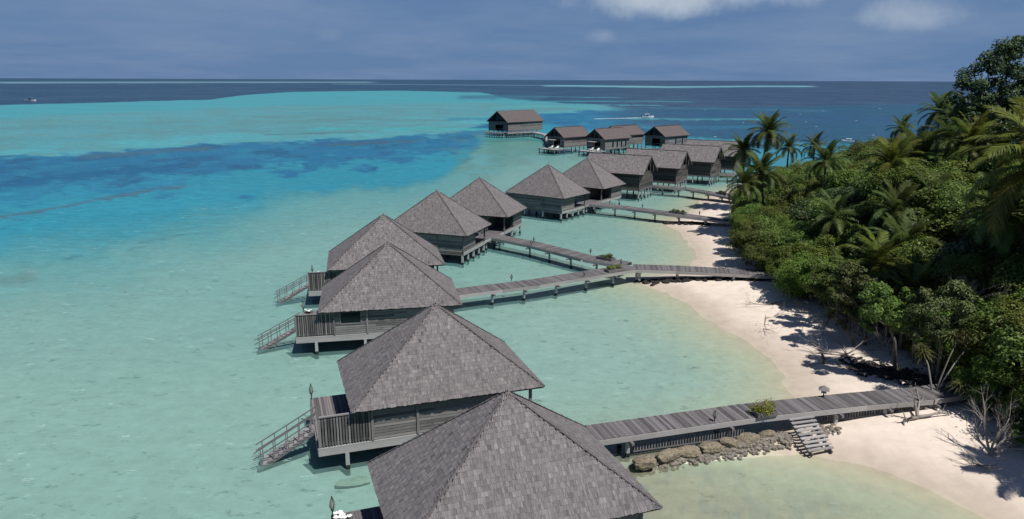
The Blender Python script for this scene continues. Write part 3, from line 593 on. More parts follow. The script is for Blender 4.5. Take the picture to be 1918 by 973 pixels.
for vi, (vx, vy, yaw, mir, win, lab) in enumerate(VILLAS):
    t = thing('water_villa', lab, 'villa', (vx, vy, 0), R_(yaw), 'pyramid-roofed water villas'); villas.append(t)
    near = vi < 4; fine = vi < 2
    roof = obj('roof', ROOF_ME, t)
    if fine:
        cy, sy = math.cos(R_(yaw)), math.sin(R_(yaw)); cand = []; rest = []
        for fi, rows in enumerate(ROWS):
            for p in rows:
                c = p[0]; X = vx + cy * c.x - sy * c.y; Y = vy + sy * c.x + cy * c.y; Z = 20 - c.z
                vis = fi == 0 and Z / Y < .665 and p[7] is None
                (cand if vis else rest).append((math.hypot(X, Y, Z), p))
        cand.sort(key=lambda q: q[0])
        for _, p in cand[:296]: one_shingle(p, roof)
        obj('roof_shingles', shingle_mesh([p for _, p in cand[296:] + rest], 'roof_shingles', M_SHINGLE), roof, 'stuff')
    else: obj('roof_shingles', ALLSH, roof, 'stuff')
    for i in range(4): obj('hip_cap', CAPS[i], roof)
    my = -1 if mir else 1          # side of the entrance: +1 back right, -1 front right
    # walls: plan (x, y); front is -y
    fg = [(WX + 2.4 - .05, WX + WX, FLOOR, EAVE)] if mir else []
    bg_ = [] if mir else [(0, WX - 2.35, FLOOR, EAVE)]
    if win: fg.append((-3.74 + WX, -2.24 + WX, 2.42, 3.30))
    elif vi in (1,): fg.append((1.9 + WX, 2.5 + WX, 2.75, 3.35)) if not mir else None
    shut = dict(single=near, pitch=.17 if near else .2)
    plank_wall('front_wall', (-4.2, -WY), (WX, -WY), FLOOR - (.45 if vi >= 4 else 0), EAVE, t, M_WALL if vi < 6 else M_WALL,
               [(a - .38, b - .38, c, d) for a, b, c, d in fg] if fg else [], **shut)
    plank_wall('side_wall', (WX, -WY) if not mir else (WX, 0.1), (WX, 0.1) if not mir else (WX, WY), FLOOR, EAVE, t, M_WALL, [], **shut)
    plank_wall('back_wall', (WX, WY), (-4.2, WY), FLOOR, EAVE, t, M_WALL, [(a, b, c, d) for a, b, c, d in bg_], single=False)
    plank_wall('terrace_wall', (-4.2, WY), (-4.2, -WY), FLOOR, EAVE, t, M_WALL, [(1.2, 4.6, FLOOR, 3.3)], single=False)
    gl_ = MB(); gl_.box((-4.24, 0.25, 2.45), (.04, 3.3, 1.65)); gl_.build('terrace_door', M_GLASS, t)
    if win:
        w_ = MB(); w_.box((-2.99, -WY + .02, 2.86), (1.46, .03, .86)); wo_ = w_.build('window', M_GLASS, t)
        for a, b in (((-3.76, 2.40), (-2.22, 2.40)), ((-3.76, 3.32), (-2.22, 3.32)), ((-3.74, 2.4), (-3.74, 3.32)), ((-2.24, 2.4), (-2.24, 3.32))):
            fb = MB(); fb.beam((a[0], -WY - .03, a[1]), (b[0], -WY - .03, b[1]), .06, .07, .6, (0, 1, 0)); fb.build('window_frame', M_WOOD, wo_)
    # inner veranda wall seen through the open entrance corner, and its posts
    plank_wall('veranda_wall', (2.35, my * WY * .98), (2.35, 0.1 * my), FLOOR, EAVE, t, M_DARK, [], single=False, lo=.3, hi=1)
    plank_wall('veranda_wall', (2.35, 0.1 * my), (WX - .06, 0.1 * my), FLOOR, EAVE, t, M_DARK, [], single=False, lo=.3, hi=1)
    for px, py in ((WX, my * WY), (2.35, my * WY), (WX, .1), (-1.8, -WY - .05), (-4.2, -WY - .04), (WX + .02, -WY - .02), (WX, WY), (1.45, -WY - .05) if vi >= 4 else (-1.82, WY + .05)):
        mb = MB(); mb.box((px, py, (FLOOR + EAVE) / 2), (.13, .13, EAVE - FLOOR), None, rnd.uniform(.3, .7), 2); mb.build('corner_post', M_WOOD, t)
    # floor and deck
    mb = MB(); mb.box((-.02, 0, FLOOR - .12), (2 * WX - .1, 2 * WY - .1, .16), None, .3); mb.build('floor', M_DECK, t)
    for yy in (-WY - .02, WY + .02): 
        mb = MB(); x1_ = WX if (vi < 4 or yy > 0) else -4.25; mb.box(((-7.0 + x1_) / 2, yy, FLOOR - .29), (x1_ + 7.0, .08, .40), None, .62, 0); mb.build('edge_beam', M_PALE if yy < 0 else M_WOOD, t)
        mb = MB(); mb.box(((-7.0 + x1_) / 2, yy, FLOOR - .06), (x1_ + 7.0, .10, .055), None, .8, 0); mb.build('edge_board', M_PALE if yy < 0 else M_WOOD, t)
    mb = MB(); mb.box((WX + .03, .0, FLOOR - .25), (.08, 2 * WY + 5.4 if 0 else 2 * WY, .34), None, .6, 1); mb.build('edge_beam', M_PALE, t)
    mb = MB(); mb.box((-7.0, 0, FLOOR - .28), (.08, 2 * WY - .1, .36), None, .5, 1); mb.build('edge_beam', M_WOOD, t)
    dk = MB(); dk.box((-5.6, 0, FLOOR - .12), (2.7, 2 * WY - .1, .10), None, .2); dk = dk.build('deck', M_DARK, t)
    if near:
        x = -6.96
        while x < -4.3: piece('plank', (x + .065, -WY + .03, FLOOR - .03), (x + .065, WY + .02, FLOOR - .03), .125, .04, dk, M_DECK, lo=.2, hi=1.0); x += .137
    else:
        mb = MB(); x = -6.96
        while x < -4.3: mb.box((x + .065, 0, FLOOR - .03), (.125, 2 * WY, .04), None, rnd.uniform(.2, .9), 1); x += .137
        mb.build('planks', M_DECK, dk, kind='stuff')
    # slatted privacy rail on the front of the deck
    mb = MB(); mb.box((-5.54, -WY - .02, 3.28), (2.78, .14, .06), None, .75, 0); mb.box((-5.54, -WY + .03, 1.72), (2.78, .06, .10), None, .3, 0); mb.box((-5.54, -WY + .03, 3.1), (2.78, .06, .10), None, .3, 0)
    mb.box((-5.54, -WY + .075, 2.45), (2.76, .02, 1.5), None, .0, 2)
    rail = mb.build('deck_rail', M_DARK if 0 else M_WOOD, t)
    ns = 19
    for k in range(ns):
        xx = -6.86 + k * 2.66 / (ns - 1); piece('slat', (xx, -WY - .03 - rnd.uniform(0, .03), 1.64 + rnd.uniform(-.03, .03)), (xx, -WY - .03, 3.25), rnd.uniform(.085, .105), .028, rail, M_WALL, (0, -1, 0), .0, .9)
    for xx in (-6.92, -4.2):
        mb = MB(); mb.box((xx, -WY - .01, 2.45), (.09, .09, 1.72), None, .6, 2); mb.build('rail_post', M_WOOD, rail)
    if vi < 6: stair_run(t, (-7.0, -.65, FLOOR - .02), (-10.0, -.95, -.02), .95, 11, (0.09, 1, 0))
    # stilts
    xs = (-5.56, -2.0, 1.3, WX - .12)
    for xx in xs:
        for yy in (-WY + .02, 0, WY - .02): post_with_foot(xx, yy, -.2, FLOOR - .45, .2, t)
    if vi in (4, 6):
        for yy in (-1.6, 1.6): post_with_foot(WX - .1, yy, -.2, FLOOR - .4, .17, t)

# ------------------------------------------------------------------ jetties
def jetty(name_label, pts, width, bents, single=False, cat='jetty', z=FLOOR, group='plank jetties on stilts', pitch=.15, mat_=M_DECK, posts=True, fascia=M_PALE):
    """walkway along pts; bents = distances along it where posts stand"""
    t = thing('jetty', name_label, cat, (pts[0][0], pts[0][1], 0), 0, group); o0 = Vector((pts[0][0], pts[0][1], 0))
    P = [Vector((p[0], p[1], 0)) - o0 for p in pts]; seg = [(P[i + 1] - P[i]).length for i in range(len(P) - 1)]; tot = sum(seg)
    def at_(s):
        i = 0
        while i < len(seg) - 1 and s > seg[i]: s -= seg[i]; i += 1
        d = (P[i + 1] - P[i]).normalized(); return P[i] + d * s, d
    dk = MB(); side = []
    for i in range(len(seg)):
        d = (P[i + 1] - P[i]).normalized(); n = Vector((-d.y, d.x, 0)); ext = .0
        for off in (-.3, .3): dk.beam(P[i] + n * width * off + Vector((0, 0, z - .15)), P[i + 1] + n * width * off + Vector((0, 0, z - .15)), .12, .18, .2)
    deck = dk.build('deck', M_DARK, t); s = .08; jm = MB()
    while s < tot - .05:
        c, d = at_(s); n = Vector((-d.y, d.x, 0)); ca, _ = at_(max(s - .5, 0)); cb_, _ = at_(min(s + .5, tot)); dd = (cb_ - ca).normalized(); n = Vector((-dd.y, dd.x, 0))
        w2 = width / 2 + rnd.uniform(-.02, .02); a = c - n * w2 + Vector((0, 0, z - .03 + rnd.uniform(-.004, .004))); b = c + n * w2 + Vector((0, 0, z - .03 + rnd.uniform(-.004, .004)))
        if single: piece('plank', a, b, pitch - .012, .045, deck, mat_, lo=.15, hi=1.0)
        else: jm.beam(a, b, pitch - .012, .045, .95 if rnd.random() < .04 else rnd.uniform(.15, .85))
        s += pitch
    if not single: jm.build('planks', mat_, deck, kind='stuff')
    for sg in (-1, 1):
        mb = MB()
        for i in range(len(seg)):
            d = (P[i + 1] - P[i]).normalized(); n = Vector((-d.y, d.x, 0)) * sg; a = P[i] + n * (width / 2 + .03); b = P[i + 1] + n * (width / 2 + .03)
            k = max(1, int(seg[i] / 3))
            for q in range(k):
                mb.beam(a.lerp(b, q / k) + Vector((0, 0, z - .19 + .003 * (q % 2))), a.lerp(b, (q + 1) / k) + Vector((0, 0, z - .19 + .003 * (q % 2))), .05, .30, rnd.uniform(.35, .8))
        mb.build('edge_beam', fascia, t)
    for s in bents:
        c, d = at_(s); n = Vector((-d.y, d.x, 0)); mb = MB(); mb.beam(c - n * (width / 2 + .3) + Vector((0, 0, z - .42)), c + n * (width / 2 + .1) + Vector((0, 0, z - .42)), .16, .14, .45); mb.build('cap_beam', M_WOOD, t)
        for sg in ((-1, 1) if single or z > 1.65 else (-1,) if n.y > 0 else (1,)):
            q = c + n * sg * (width / 2 - .35); g = gh(q.x + o0.x, q.y + o0.y)
            if g > WL: mb = MB(); mb.box((q.x, q.y, (z - .49 + g - .2) / 2), (.24, .24, z - .49 - g + .2), None, .5, 2); mb.build('stilt', M_POST, t)
            else: post_with_foot(q.x, q.y, 0, z - .49, .22, t, g)
    return t
def connector(a, b, lab):
    """landing between a pair of villas, at their entrance corners"""
    p0 = world_pt(villas[a], 3.62, WY + .1, 0); p1 = world_pt(villas[b], 3.62, -WY - .1, 0)
    return jetty(lab, [p0[:2], p1[:2]], 1.9, (1.2, 3.6), single=a < 2, group='landings between paired villas')
connector(0, 1, 'short plank landing between the nearest two villas, mostly hidden behind the front roof')
connector(2, 3, 'short plank landing between the third and fourth villas')
connector(4, 5, 'plank landing at the upper end of the branch jetty between two villas')
connector(6, 7, 'plank landing at the sea end of the third jetty between two villas')
J1 = jetty('wide grey plank jetty in the foreground running to the trees above rubble rocks', [(2.9, 35.25), (4.6, 35.8), (13.5, 38.45), (20.6, 40.1), (25.0, 40.95), (29.5, 42.3)], 1.75, (3.4, 9.5, 16.6, 19.9, 23.0), single=True, pitch=.165)
jetty('jetty branch from the third villa with regular posts over pale water', [(-6.6, 61.2), (-4.6, 62.55), (2, 65.55), (8, 69.1), (12.3, 71.6)], 2.0, (5.2, 8.4, 11.8, 15.3, 18.6, 21.6))
jetty('jetty branch slanting down from the fifth villa to the fork', [(-2.7, 86.9), (2.5, 82.2), (8.1, 75.6), (11.9, 72.7)], 2.0, (2.2, 7.0, 10.4, 13.8, 17.2))
jetty('last straight stretch of the forked jetty, from the fork to the trees', [(12.35, 71.55), (16.5, 71.1), (22.5, 69.9), (28.5, 68.7)], 2.15, (.6, 4.4, 9.8, 14))
jetty('third jetty from the far pyramid villas to the green bushes', [(10.6, 111.9), (17.6, 106.9), (23, 102.2), (31, 95.7)], 2.0, (3, 6.4, 9.8, 13.2, 17, 21))
jetty('narrow curved jetty from the gabled houses to the shore beneath the palms', [(25.6, 130.6), (31, 126.8), (34.3, 121.0), (36.5, 115.7), (38.4, 109)], 1.9, (2, 5, 8.4, 12, 15.5, 19))
jetty('short jetty beside the last gabled house, partly behind the palm', [(40.5, 148.6), (44.5, 147.6), (49.5, 145.6)], 1.8, (1, 3.4, 5.8, 8))
# slatted storm screen under the foreground jetty
def grille(label, a, b, z0, z1, n):
    t = thing('slatted_screen', label, 'screen', (a[0], a[1], 0), 0, 'slatted screens under the foreground jetty')
    A_ = Vector((0, 0, 0)); B_ = Vector((b[0] - a[0], b[1] - a[1], 0)); mb = MB()
    for zz in (z0, z1): mb.beam(A_ + Vector((0, 0, zz)), B_ + Vector((0, 0, zz)), .06, .06, .4)
    mb.build('rail', M_WOOD, t)
    for k in range(n):
        c = A_.lerp(B_, (k + .5) / n); piece('slat', c + Vector((0, 0, z0)), c + Vector((0, 0, z1)), .07, .025, t, M_WOOD, (.3, -.95, 0), .2, .8)
grille('dark slatted screen under the seaward half of the foreground jetty', (6.6, 35.75), (13.2, 37.6), .45, 1.08, 40)
grille('dark slatted screen under the landward end of the foreground jetty', (18.0, 38.9), (24.2, 40.3), .75, 1.2, 34)
# beach steps off the foreground jetty
t = thing('beach_steps', 'grey plank steps leading down from the foreground jetty to the sand', 'steps', (16.35, 37.7, 0), R_(15))
mb = MB()
for sx in (-.62, .62): mb.beam((sx, .1, 1.42), (sx, -2.0, .30), .07, .26, .3)
mb.build('stringer', M_WOOD, t)
for k in range(9):
    y0 = -.05 - k * .225; z0 = 1.53 - k * .122; piece('tread', (-.80, y0, z0), (.80, y0, z0), .17, .055, t, M_PALE, lo=.3, hi=1)
# lanterns
for x, y, r_, lab in ((-.04, 66.0, 0, 'small leaf-shaped lantern on the far edge of the third villa\'s jetty'), (8.55, 77.0, 0, 'leaf-shaped lantern beside the olive bush on the slanting jetty'),
        (2.55, 82.9, 0, 'leaf-shaped lantern near the upper end of the slanting jetty'), (2.2, 81.2, 0, 'lantern opposite another one near the upper end of the slanting jetty'), (6.97, 67.7, 0, 'thin lantern on the near edge of the jetty left of the fork'),
        (11.2, 72.3, 0, 'lantern in the crook where two jetties join'), (21.53, 71.0, 0, 'lantern on the last stretch of the forked jetty near the trees'), (19.3, 106.4, 0, 'faint lantern halfway along the third jetty'),
        (26.3, 100.6, 0, 'lantern near the shore end of the third jetty'), (11.3, 37.1, 0, 'thin wire lantern on the near edge of the foreground jetty')): lamp(x, y, FLOOR, lab)
lamp(18.75, 40.45, FLOOR, 'lantern with a little pitched roof on the foreground jetty above the steps', .66, roofed=True)
lamp(35.2, 119.5, FLOOR, 'tiny lantern on the curved jetty by the palms')
for vi, lab in ((0, 'lantern beside white flowers on the nearest villa deck corner'), (1, 'tall lantern on the back corner of the second villa deck'), (2, 'lantern on the back corner of the third villa deck'), (3, 'lantern on the back corner of the fourth villa deck')):
    lamp(*world_pt(villas[vi], -6.93, 3.02, FLOOR), lab, .95 if vi < 2 else .8)
def blossoms(x, y, z, label, n, sc):
    t = thing('white_flowers', label, 'flowers', (x, y, z), 0, 'white flowers on villa deck corners'); r = random.Random(int(x * 100))
    mb = MB(); mb.tube([(0, 0, 0), (0, 0, .12 * sc)], [.16 * sc, .2 * sc], 8); mb.build('pot', M_METAL, t)
    for k in range(n):
        cx, cy, cz = r.uniform(-.28, .28) * sc, r.uniform(-.28, .28) * sc, (.16 + r.uniform(0, .14)) * sc; mb = MB()
        for q in range(6):
            an = q * math.pi / 3 + r.random(); d = Vector((math.cos(an), math.sin(an), .35)); sd_ = Vector((-math.sin(an), math.cos(an), 0)); c = Vector((cx, cy, cz)); w = .05 * sc; l = .12 * sc
            mb.quad([c, c + d * l * .5 + sd_ * w, c + d * l, c + d * l * .5 - sd_ * w], .5)
        mb.build('flower', M_PETAL, t)
blossoms(*world_pt(villas[0], -6.55, 2.6, FLOOR), 'cluster of large white blossoms beside the lantern on the nearest deck', 14, 1.15)
blossoms(*world_pt(villas[2], -6.5, 2.5, FLOOR), 'low white blossoms on the third villa deck', 8, .95)
blossoms(*world_pt(villas[3], -6.5, 2.5, FLOOR), 'low white blossoms on the fourth villa deck', 7, .85)

# ------------------------------------------------------------------ gabled houses
def gable_roof_shingles(Lh, Wh, he, hr, seed):
    o = .0; rows = []
    a, b = (-Lh, -Wh, he), (Lh, -Wh, he); ra, rb = (-Lh, 0, hr), (Lh, 0, hr)
    rows += shingle_rows(a, b, ra, rb, .27, .10, .26, seed); rows += shingle_rows((Lh, Wh, he), (-Lh, Wh, he), rb, ra, .27, .10, .26, seed + 1)
    return rows
_g = {}
def gabled(x, y, yaw, L_, W_, he, hr, label, m=M_SHINGLE, open_end=1, doors=(), wallm=M_WALLD, name='gabled_house', floor=1.95, stiltn=4, cat='house', group='gabled houses on stilts', key=None):
    """ridge along local x; open_end = +1/-1 the gable with a deep dark recess"""
    t = thing(name, label, cat, (x, y, 0), R_(yaw), group); Lh, Wh = L_ / 2, W_ / 2; th = .14
    mb = MB()
    for sg in (-1, 1):
        a = Vector((-Lh, sg * Wh, he)); b = Vector((Lh, sg * Wh, he)); ra = Vector((-Lh, 0, hr)); rb = Vector((Lh, 0, hr)); dn = Vector((0, 0, -th))
        q = [a, b, rb, ra] if sg < 0 else [b, a, ra, rb]
        mb.quad(q, .2, [(0, 0), (9, 0), (9, 4), (0, 4)]); mb.quad([p + dn for p in q[::-1]], .1, [(0, 0), (9, 0), (9, 4), (0, 4)])
        mb.quad([q[0], q[0] + dn, q[1] + dn, q[1]], .4, [(0, 0), (0, .1), (9, .1), (9, 0)])
    for ex in (-Lh, Lh):
        for sg in (-1, 1): mb.beam((ex, sg * (Wh + .02), he - .06), (ex, 0, hr - .06), .07, .2, .75)
    roof = mb.build('roof', M_DARK, t)
    k = key or (L_, W_, he, hr, m.name)
    if k not in _g: _g[k] = shingle_mesh(gable_roof_shingles(Lh, Wh, he, hr, 5), 'roof_shingles', m)
    obj('roof_shingles', _g[k], roof, 'stuff')
    mb = MB(); mb.beam((-Lh, 0, hr + .04), (Lh, 0, hr + .04), .22, .05, .3); mb.build('ridge_board', M_SHINGLE if m is M_SHINGLE else M_DARKSH, roof)
    wx, wy = Lh - .75, Wh - .45; zt = he + (hr - he) * (.45 / Wh) - .16
    near = open_end > 0
    plank_wall('front_wall', (-wx, -wy), (wx, -wy), floor, zt, t, wallm, [(d - .45, d + .45, floor + .15, floor + 2.0) for d in doors], .2, single=False)
    for d in doors:
        mb = MB(); mb.box((d - wx, -wy + .06, floor + 1.07), (.88, .03, 1.85)); dd = mb.build('door', M_GLASS, t)
        for q in (-.47, .47): mb = MB(); mb.box((d - wx + q, -wy - .03, floor + 1.07), (.09, .06, 1.95), None, .9, 2); mb.build('door_frame', M_PALE, dd)
    plank_wall('back_wall', (wx, wy), (-wx, wy), floor, zt, t, wallm, [], .2, single=False)
    plank_wall('end_wall', (wx, -wy), (wx, wy), floor, zt, t, wallm, [], .2, single=False)
    plank_wall('end_wall', (-wx, wy), (-wx, -wy), floor, zt, t, wallm, [(wy * .7, wy * 1.5, floor, floor + 2)] if open_end < 0 else [], .2, single=False)
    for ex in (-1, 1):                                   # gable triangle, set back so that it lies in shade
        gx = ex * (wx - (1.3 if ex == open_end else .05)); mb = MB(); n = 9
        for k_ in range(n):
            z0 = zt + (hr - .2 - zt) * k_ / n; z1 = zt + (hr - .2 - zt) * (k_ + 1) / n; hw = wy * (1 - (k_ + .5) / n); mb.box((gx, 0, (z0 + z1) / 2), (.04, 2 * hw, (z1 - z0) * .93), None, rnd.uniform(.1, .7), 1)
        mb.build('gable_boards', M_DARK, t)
        for sg in (-.5, 0, .5):
            mb = MB(); mb.beam((ex * (Lh - .1), sg * wy, zt + .0), (ex * (Lh - .1), sg * wy, hr - .25 - abs(sg) * (hr - zt)), .06, .06, .7); mb.build('gable_strut', M_WOOD, roof)
    for sx in (-1, 1):
        for sy in (-1, 1): mb = MB(); mb.box((sx * wx, sy * (wy + .02), (floor + zt) / 2), (.14, .14, zt - floor), None, .5, 2); mb.build('corner_post', M_WOOD, t)
    mb = MB(); mb.box((0, 0, floor - .13), (2 * wx + .1, 2 * wy + .1, .2), None, .45, 0); mb.build('floor', M_WOOD, t)
    for i in range(stiltn):
        for sy in (-1, 0, 1): post_with_foot(-wx + .15 + i * (2 * wx - .3) / (stiltn - 1), sy * (wy - .1), 0, floor - .23, .19, t, -.2)
    for i in range(1, 4): post_with_foot(wx - .12, -wy + i * wy / 2, 0, floor - .23, .19, t, -.2)
    return t, wx, wy
gabled(18.85, 127.9, -28, 11.4, 7.9, 4.55, 7.35, 'nearest of the gabled houses, its dark gable facing the curved jetty')
gabled(27.0, 136.9, -29, 11.6, 7.9, 4.55, 7.35, 'second gabled house from the front, wedged between two others')
gabled(35.9, 146.9, -30, 11.8, 7.9, 4.6, 7.4, 'third gabled house, standing clear over turquoise water on white stilts')
gabled(43.6, 158.0, -29, 12.0, 7.9, 4.6, 7.4, 'rearmost gabled house, mostly hidden by the palm crown')
gB, wxB, wyB = gabled(15.9, 209.2, 42, 11.5, 7.4, 4.5, 7.1, 'far brown-roofed pavilion with a sun deck at its left end', M_DARKSH, -1, (), wallm=M_WALL, name='far_pavilion', group='brown-roofed pavilions at the far end')
gC, wxC, wyC = gabled(26.5, 203.2, 42, 11.5, 7.4, 4.5, 7.1, 'far brown-roofed pavilion with a row of four tall doors', M_DARKSH, -1, (3.2, 5.0, 6.8, 8.6), wallm=M_WALL, name='far_pavilion', group='brown-roofed pavilions at the far end')
gabled(32.6, 217.0, 42, 12.0, 7.4, 4.5, 7.0, 'far brown-roofed pavilion half hidden behind the one with four doors', M_DARKSH, -1, (), wallm=M_WALL, name='far_pavilion', group='brown-roofed pavilions at the far end')
gE, wxE, wyE = gabled(44.6, 212.8, 42, 12.0, 7.8, 4.6, 7.3, 'far brown-roofed pavilion on the right, dark gable facing left', M_DARKSH, -1, (5.0, 8.2), wallm=M_WALL, name='far_pavilion', group='brown-roofed pavilions at the far end')
gA, wxA, wyA = gabled(1.2, 273.4, 44, 19.0, 11.2, 5.2, 9.0, 'large isolated brown-roofed hall at the far end of the walkway', M_DARKSH, -1, (), wallm=M_WALL, name='far_hall', floor=2.2, stiltn=9, group='brown-roofed pavilions at the far end')
# boardwalk round the hall and the curved walkway to the pavilions
jetty('wide deck skirting the isolated hall on close-set stilts', [(-9.5, 262.5), (-2.5, 258.5), (9, 266.5)], 2.6, tuple(range(1, 22, 1)), z=2.0, pitch=.3, cat='walkway', group='far walkways')
jetty('curved pale walkway from the hall down to the pavilions', [(8.0, 262.0), (11.6, 252), (12.2, 240), (11.4, 228), (12.4, 216)], 2.4, tuple(range(2, 46, 3)), z=1.9, pitch=.3, cat='walkway', group='far walkways', mat_=M_PALE)
jetty('walkway linking the pavilions behind the gabled houses', [(31.5, 199.0), (38, 201.5), (46.5, 203.5)], 2.4, tuple(range(1, 15, 3)), z=1.7, pitch=.3, cat='walkway', group='far walkways')
def sun_deck(parent, wx, lab, stairs):
    p = world_pt(parent, -wx - 2.2, -.6, 0)
    t = thing('sun_deck', lab, 'deck', p[:2] + (0,), parent.rotation_euler.z, 'sun decks of the pavilions')
    mb = MB()
    for k in range(20): mb.box((-2.1 + k * .22, 0, 1.42), (.2, 6.4, .06), None, rnd.uniform(.3, 1), 1)
    mb.build('planks', M_PALE, t, kind='stuff'); mb = MB(); mb.box((0, 0, 1.28), (4.3, 6.3, .16), None, .3); mb.build('deck_frame', M_WOOD, t)
    for sx in (-1.9, 0, 1.9):
        for sy in (-3, 0, 3): post_with_foot(sx, sy, 0, 1.2, .18, t, -.1, M_WOOD)
    if stairs: stair_run(t, (-1.2, -3.2, 1.4), (-2.6, -5.2, 0), 1.1, 7, (.82, -.57, 0), True, M_PALE)
    for k in (-1, 1):
        q = (t.location.x, t.location.y); lo = thing('sun_lounger', lab.split(',')[0] and ('white lounger, %s of the pair on the %s' % ('left' if k < 0 else 'right', 'deck by the walkway' if not stairs else 'deck with a stair to the water')), 'lounger', world_pt(t, -.2, k * 1.1 - .8, 1.46), t.rotation_euler.z + .2, 'white sun loungers')
        mb = MB(); mb.box((0, 0, .3), (1.2, .6, .1), None, .5); mb.build('mattress', M_WHITE, lo)
        mb = MB(); mb.beam((.6, 0, .32), (1.1, 0, .75), .6, .09, .5); mb.build('backrest', M_WHITE, lo)
        for sx in (-.5, .5):
            for sy in (-.24, .24): mb = MB(); mb.box((sx, sy, .13), (.06, .06, .26)); mb.build('leg', M_WHITE, lo)
    u = thing('shade_awning', 'pale flat awning over the %s' % ('stair-side sun deck' if stairs else 'walkway-side sun deck'), 'awning', world_pt(t, 1.4, .9, 1.46), t.rotation_euler.z, 'flat awnings')
    mb = MB(); mb.box((0, 0, 2.3), (2.2, 2.6, .06), None, .9); mb.build('canopy', M_WHITE if 0 else M_PALE, u)
    for sx in (-1, 1): mb = MB(); mb.box((sx, -1.2, 1.15), (.07, .07, 2.25)); mb.build('pole', M_WOOD, u)
sun_deck(gB, wxB, 'raised sun deck at the left end of the pavilion nearest the curved walkway', False)
sun_deck(gC, wxC, 'raised sun deck with a short stair into the water, before the four-door pavilion', True)
# small dark water tower like box behind the gabled houses
t = thing('bathing_platform', 'small dark railed platform on the water right of the pavilions', 'platform', (54.0, 206.0, 0), R_(20))
mb = MB(); mb.box((0, 0, 1.7), (3.6, 3, .2), None, .3); mb.build('deck', M_WOOD, t); mb = MB()
for k in range(9): mb.box((-1.7 + k * .425, -1.45, 2.6), (.25, .05, 1.7), None, .4, 2)
mb.build('screen', M_DARK, t)
for sx in (-1.6, 1.6):
    for sy in (-1.3, 1.3): post_with_foot(sx, sy, 0, 1.6, .18, t, -.1)

# ------------------------------------------------------------------ boats
def hull(L_, B, Hh, sheer=.25):
    mb = MB(); st = 9; rows = []
    for i in range(st + 1):
        u = i / st; w = B / 2 * (1 - max(0, (u - .45) / .55) ** 2.2) * (.9 + .1 * min(1, u * 5)); x = -L_ / 2 + L_ * u; z = Hh + sheer * u * u
        rows.append([(x - .0, 0, -.15 + .25 * u ** 4), (x, w * .72, 0.02 + .1 * u ** 3), (x + .02 * L_ * u, w, z), (x + .02 * L_ * u, w * .86, z + .03), (x, w * .8, z - .22)])
    for a, b in zip(rows, rows[1:]):
        for j in range(4):
            mb.quad([a[j], b[j], b[j + 1], a[j + 1]]); mb.quad([(p[0], -p[1], p[2]) for p in (a[j], a[j + 1], b[j + 1], b[j])])
        mb.quad([a[4], b[4], (b[4][0], -b[4][1], b[4][2]), (a[4][0], -a[4][1], a[4][2])])
    e = rows[0]; mb.quad([e[0], e[1], e[2], (e[2][0], -e[2][1], e[2][2]), (e[1][0], -e[1][1], e[1][2])]); return mb
def motorboat(name, x, y, yaw, L_, label, top=True):
    t = thing(name, label, 'boat', (x, y, WL), R_(yaw)); B = L_ * .32
    hull(L_, B, .75 if L_ < 8 else .9, .4).build('hull', M_WHITE, t)
    mb = MB(); k = L_ / 7; mb.quad([(.2 * k, -.8 * k, 1.0), (.2 * k, .8 * k, 1.0), (-.1 * k, .7 * k, 1.7 * k), (-.1 * k, -.7 * k, 1.7 * k)]); mb.box((-.1 * k, 0, 1.15 * k), (.9 * k, 1.3 * k, .7 * k)); mb.build('console', M_GLASS, t)
    if top:
        mb = MB(); mb.box((-.6 * k, 0, 2.2 * k), (2.6 * k, 1.9 * k, .12)); mb.build('canopy', M_WHITE, t)
        for sx in (-1.7, .5):
            for sy in (-.8, .8): mb = MB(); mb.beam((sx * k, sy * k, .7), (sx * k, sy * k * .95, 2.2 * k), .07, .07); mb.build('canopy_pole', M_WHITE, t)
    mb = MB(); mb.box((-L_ / 2 - .15, 0, .75), (.5, .5, .8)); mb.box((-L_ / 2 - .1, 0, .2), (.2, .15, .7)); mb.build('outboard_motor', M_METAL, t)
    mb = MB(); mb.box((-L_ * .3, 0, .72), (.6, B * .6, .3)); mb.build('seat', M_TOWEL, t)
    return t
motorboat('speedboat', 73.5, 402, 8, 6.6, 'white speedboat under way on the dark blue water, trailing a wake')
motorboat('small_boat', 110.0, 241, 150, 4.6, 'small white boat just beyond the treetops on the right')
motorboat('distant_boat', -430, 662, 4, 10.5, 'long low white boat far off on the left, at the edge of the deep water', False)
r = random.Random(4)
mb = MB()
for k in range(240):
    u = k / 240; x = 70 - u * 27 + r.uniform(-.3, .3); y = 401.5 - u * 12.5 + r.gauss(0, .25 + .55 * u); l = r.uniform(.5, 1.6) * (1 - .4 * u); w = r.uniform(.15, .45)
    mb.box((x, y, WL + .02), (l, w, .05 + .2 * (1 - u)), ((math.cos(.43), math.sin(.43), 0), (-math.sin(.43), math.cos(.43), 0), (0, 0, 1)))
mb.build('wake_foam', M_FOAM, None, kind='stuff')
mb = MB()
for k in range(16):
    a_ = R_(r.uniform(11, 28)); d = r.uniform(230, 650); x, y = d * math.sin(a_), d * math.cos(a_); sz = d / 400
    mb.box((x, y, WL + .03), (r.uniform(.6, 1.6) * sz, r.uniform(.2, .4) * sz, .12), None)
mb.build('whitecaps', M_FOAM, None, kind='stuff')

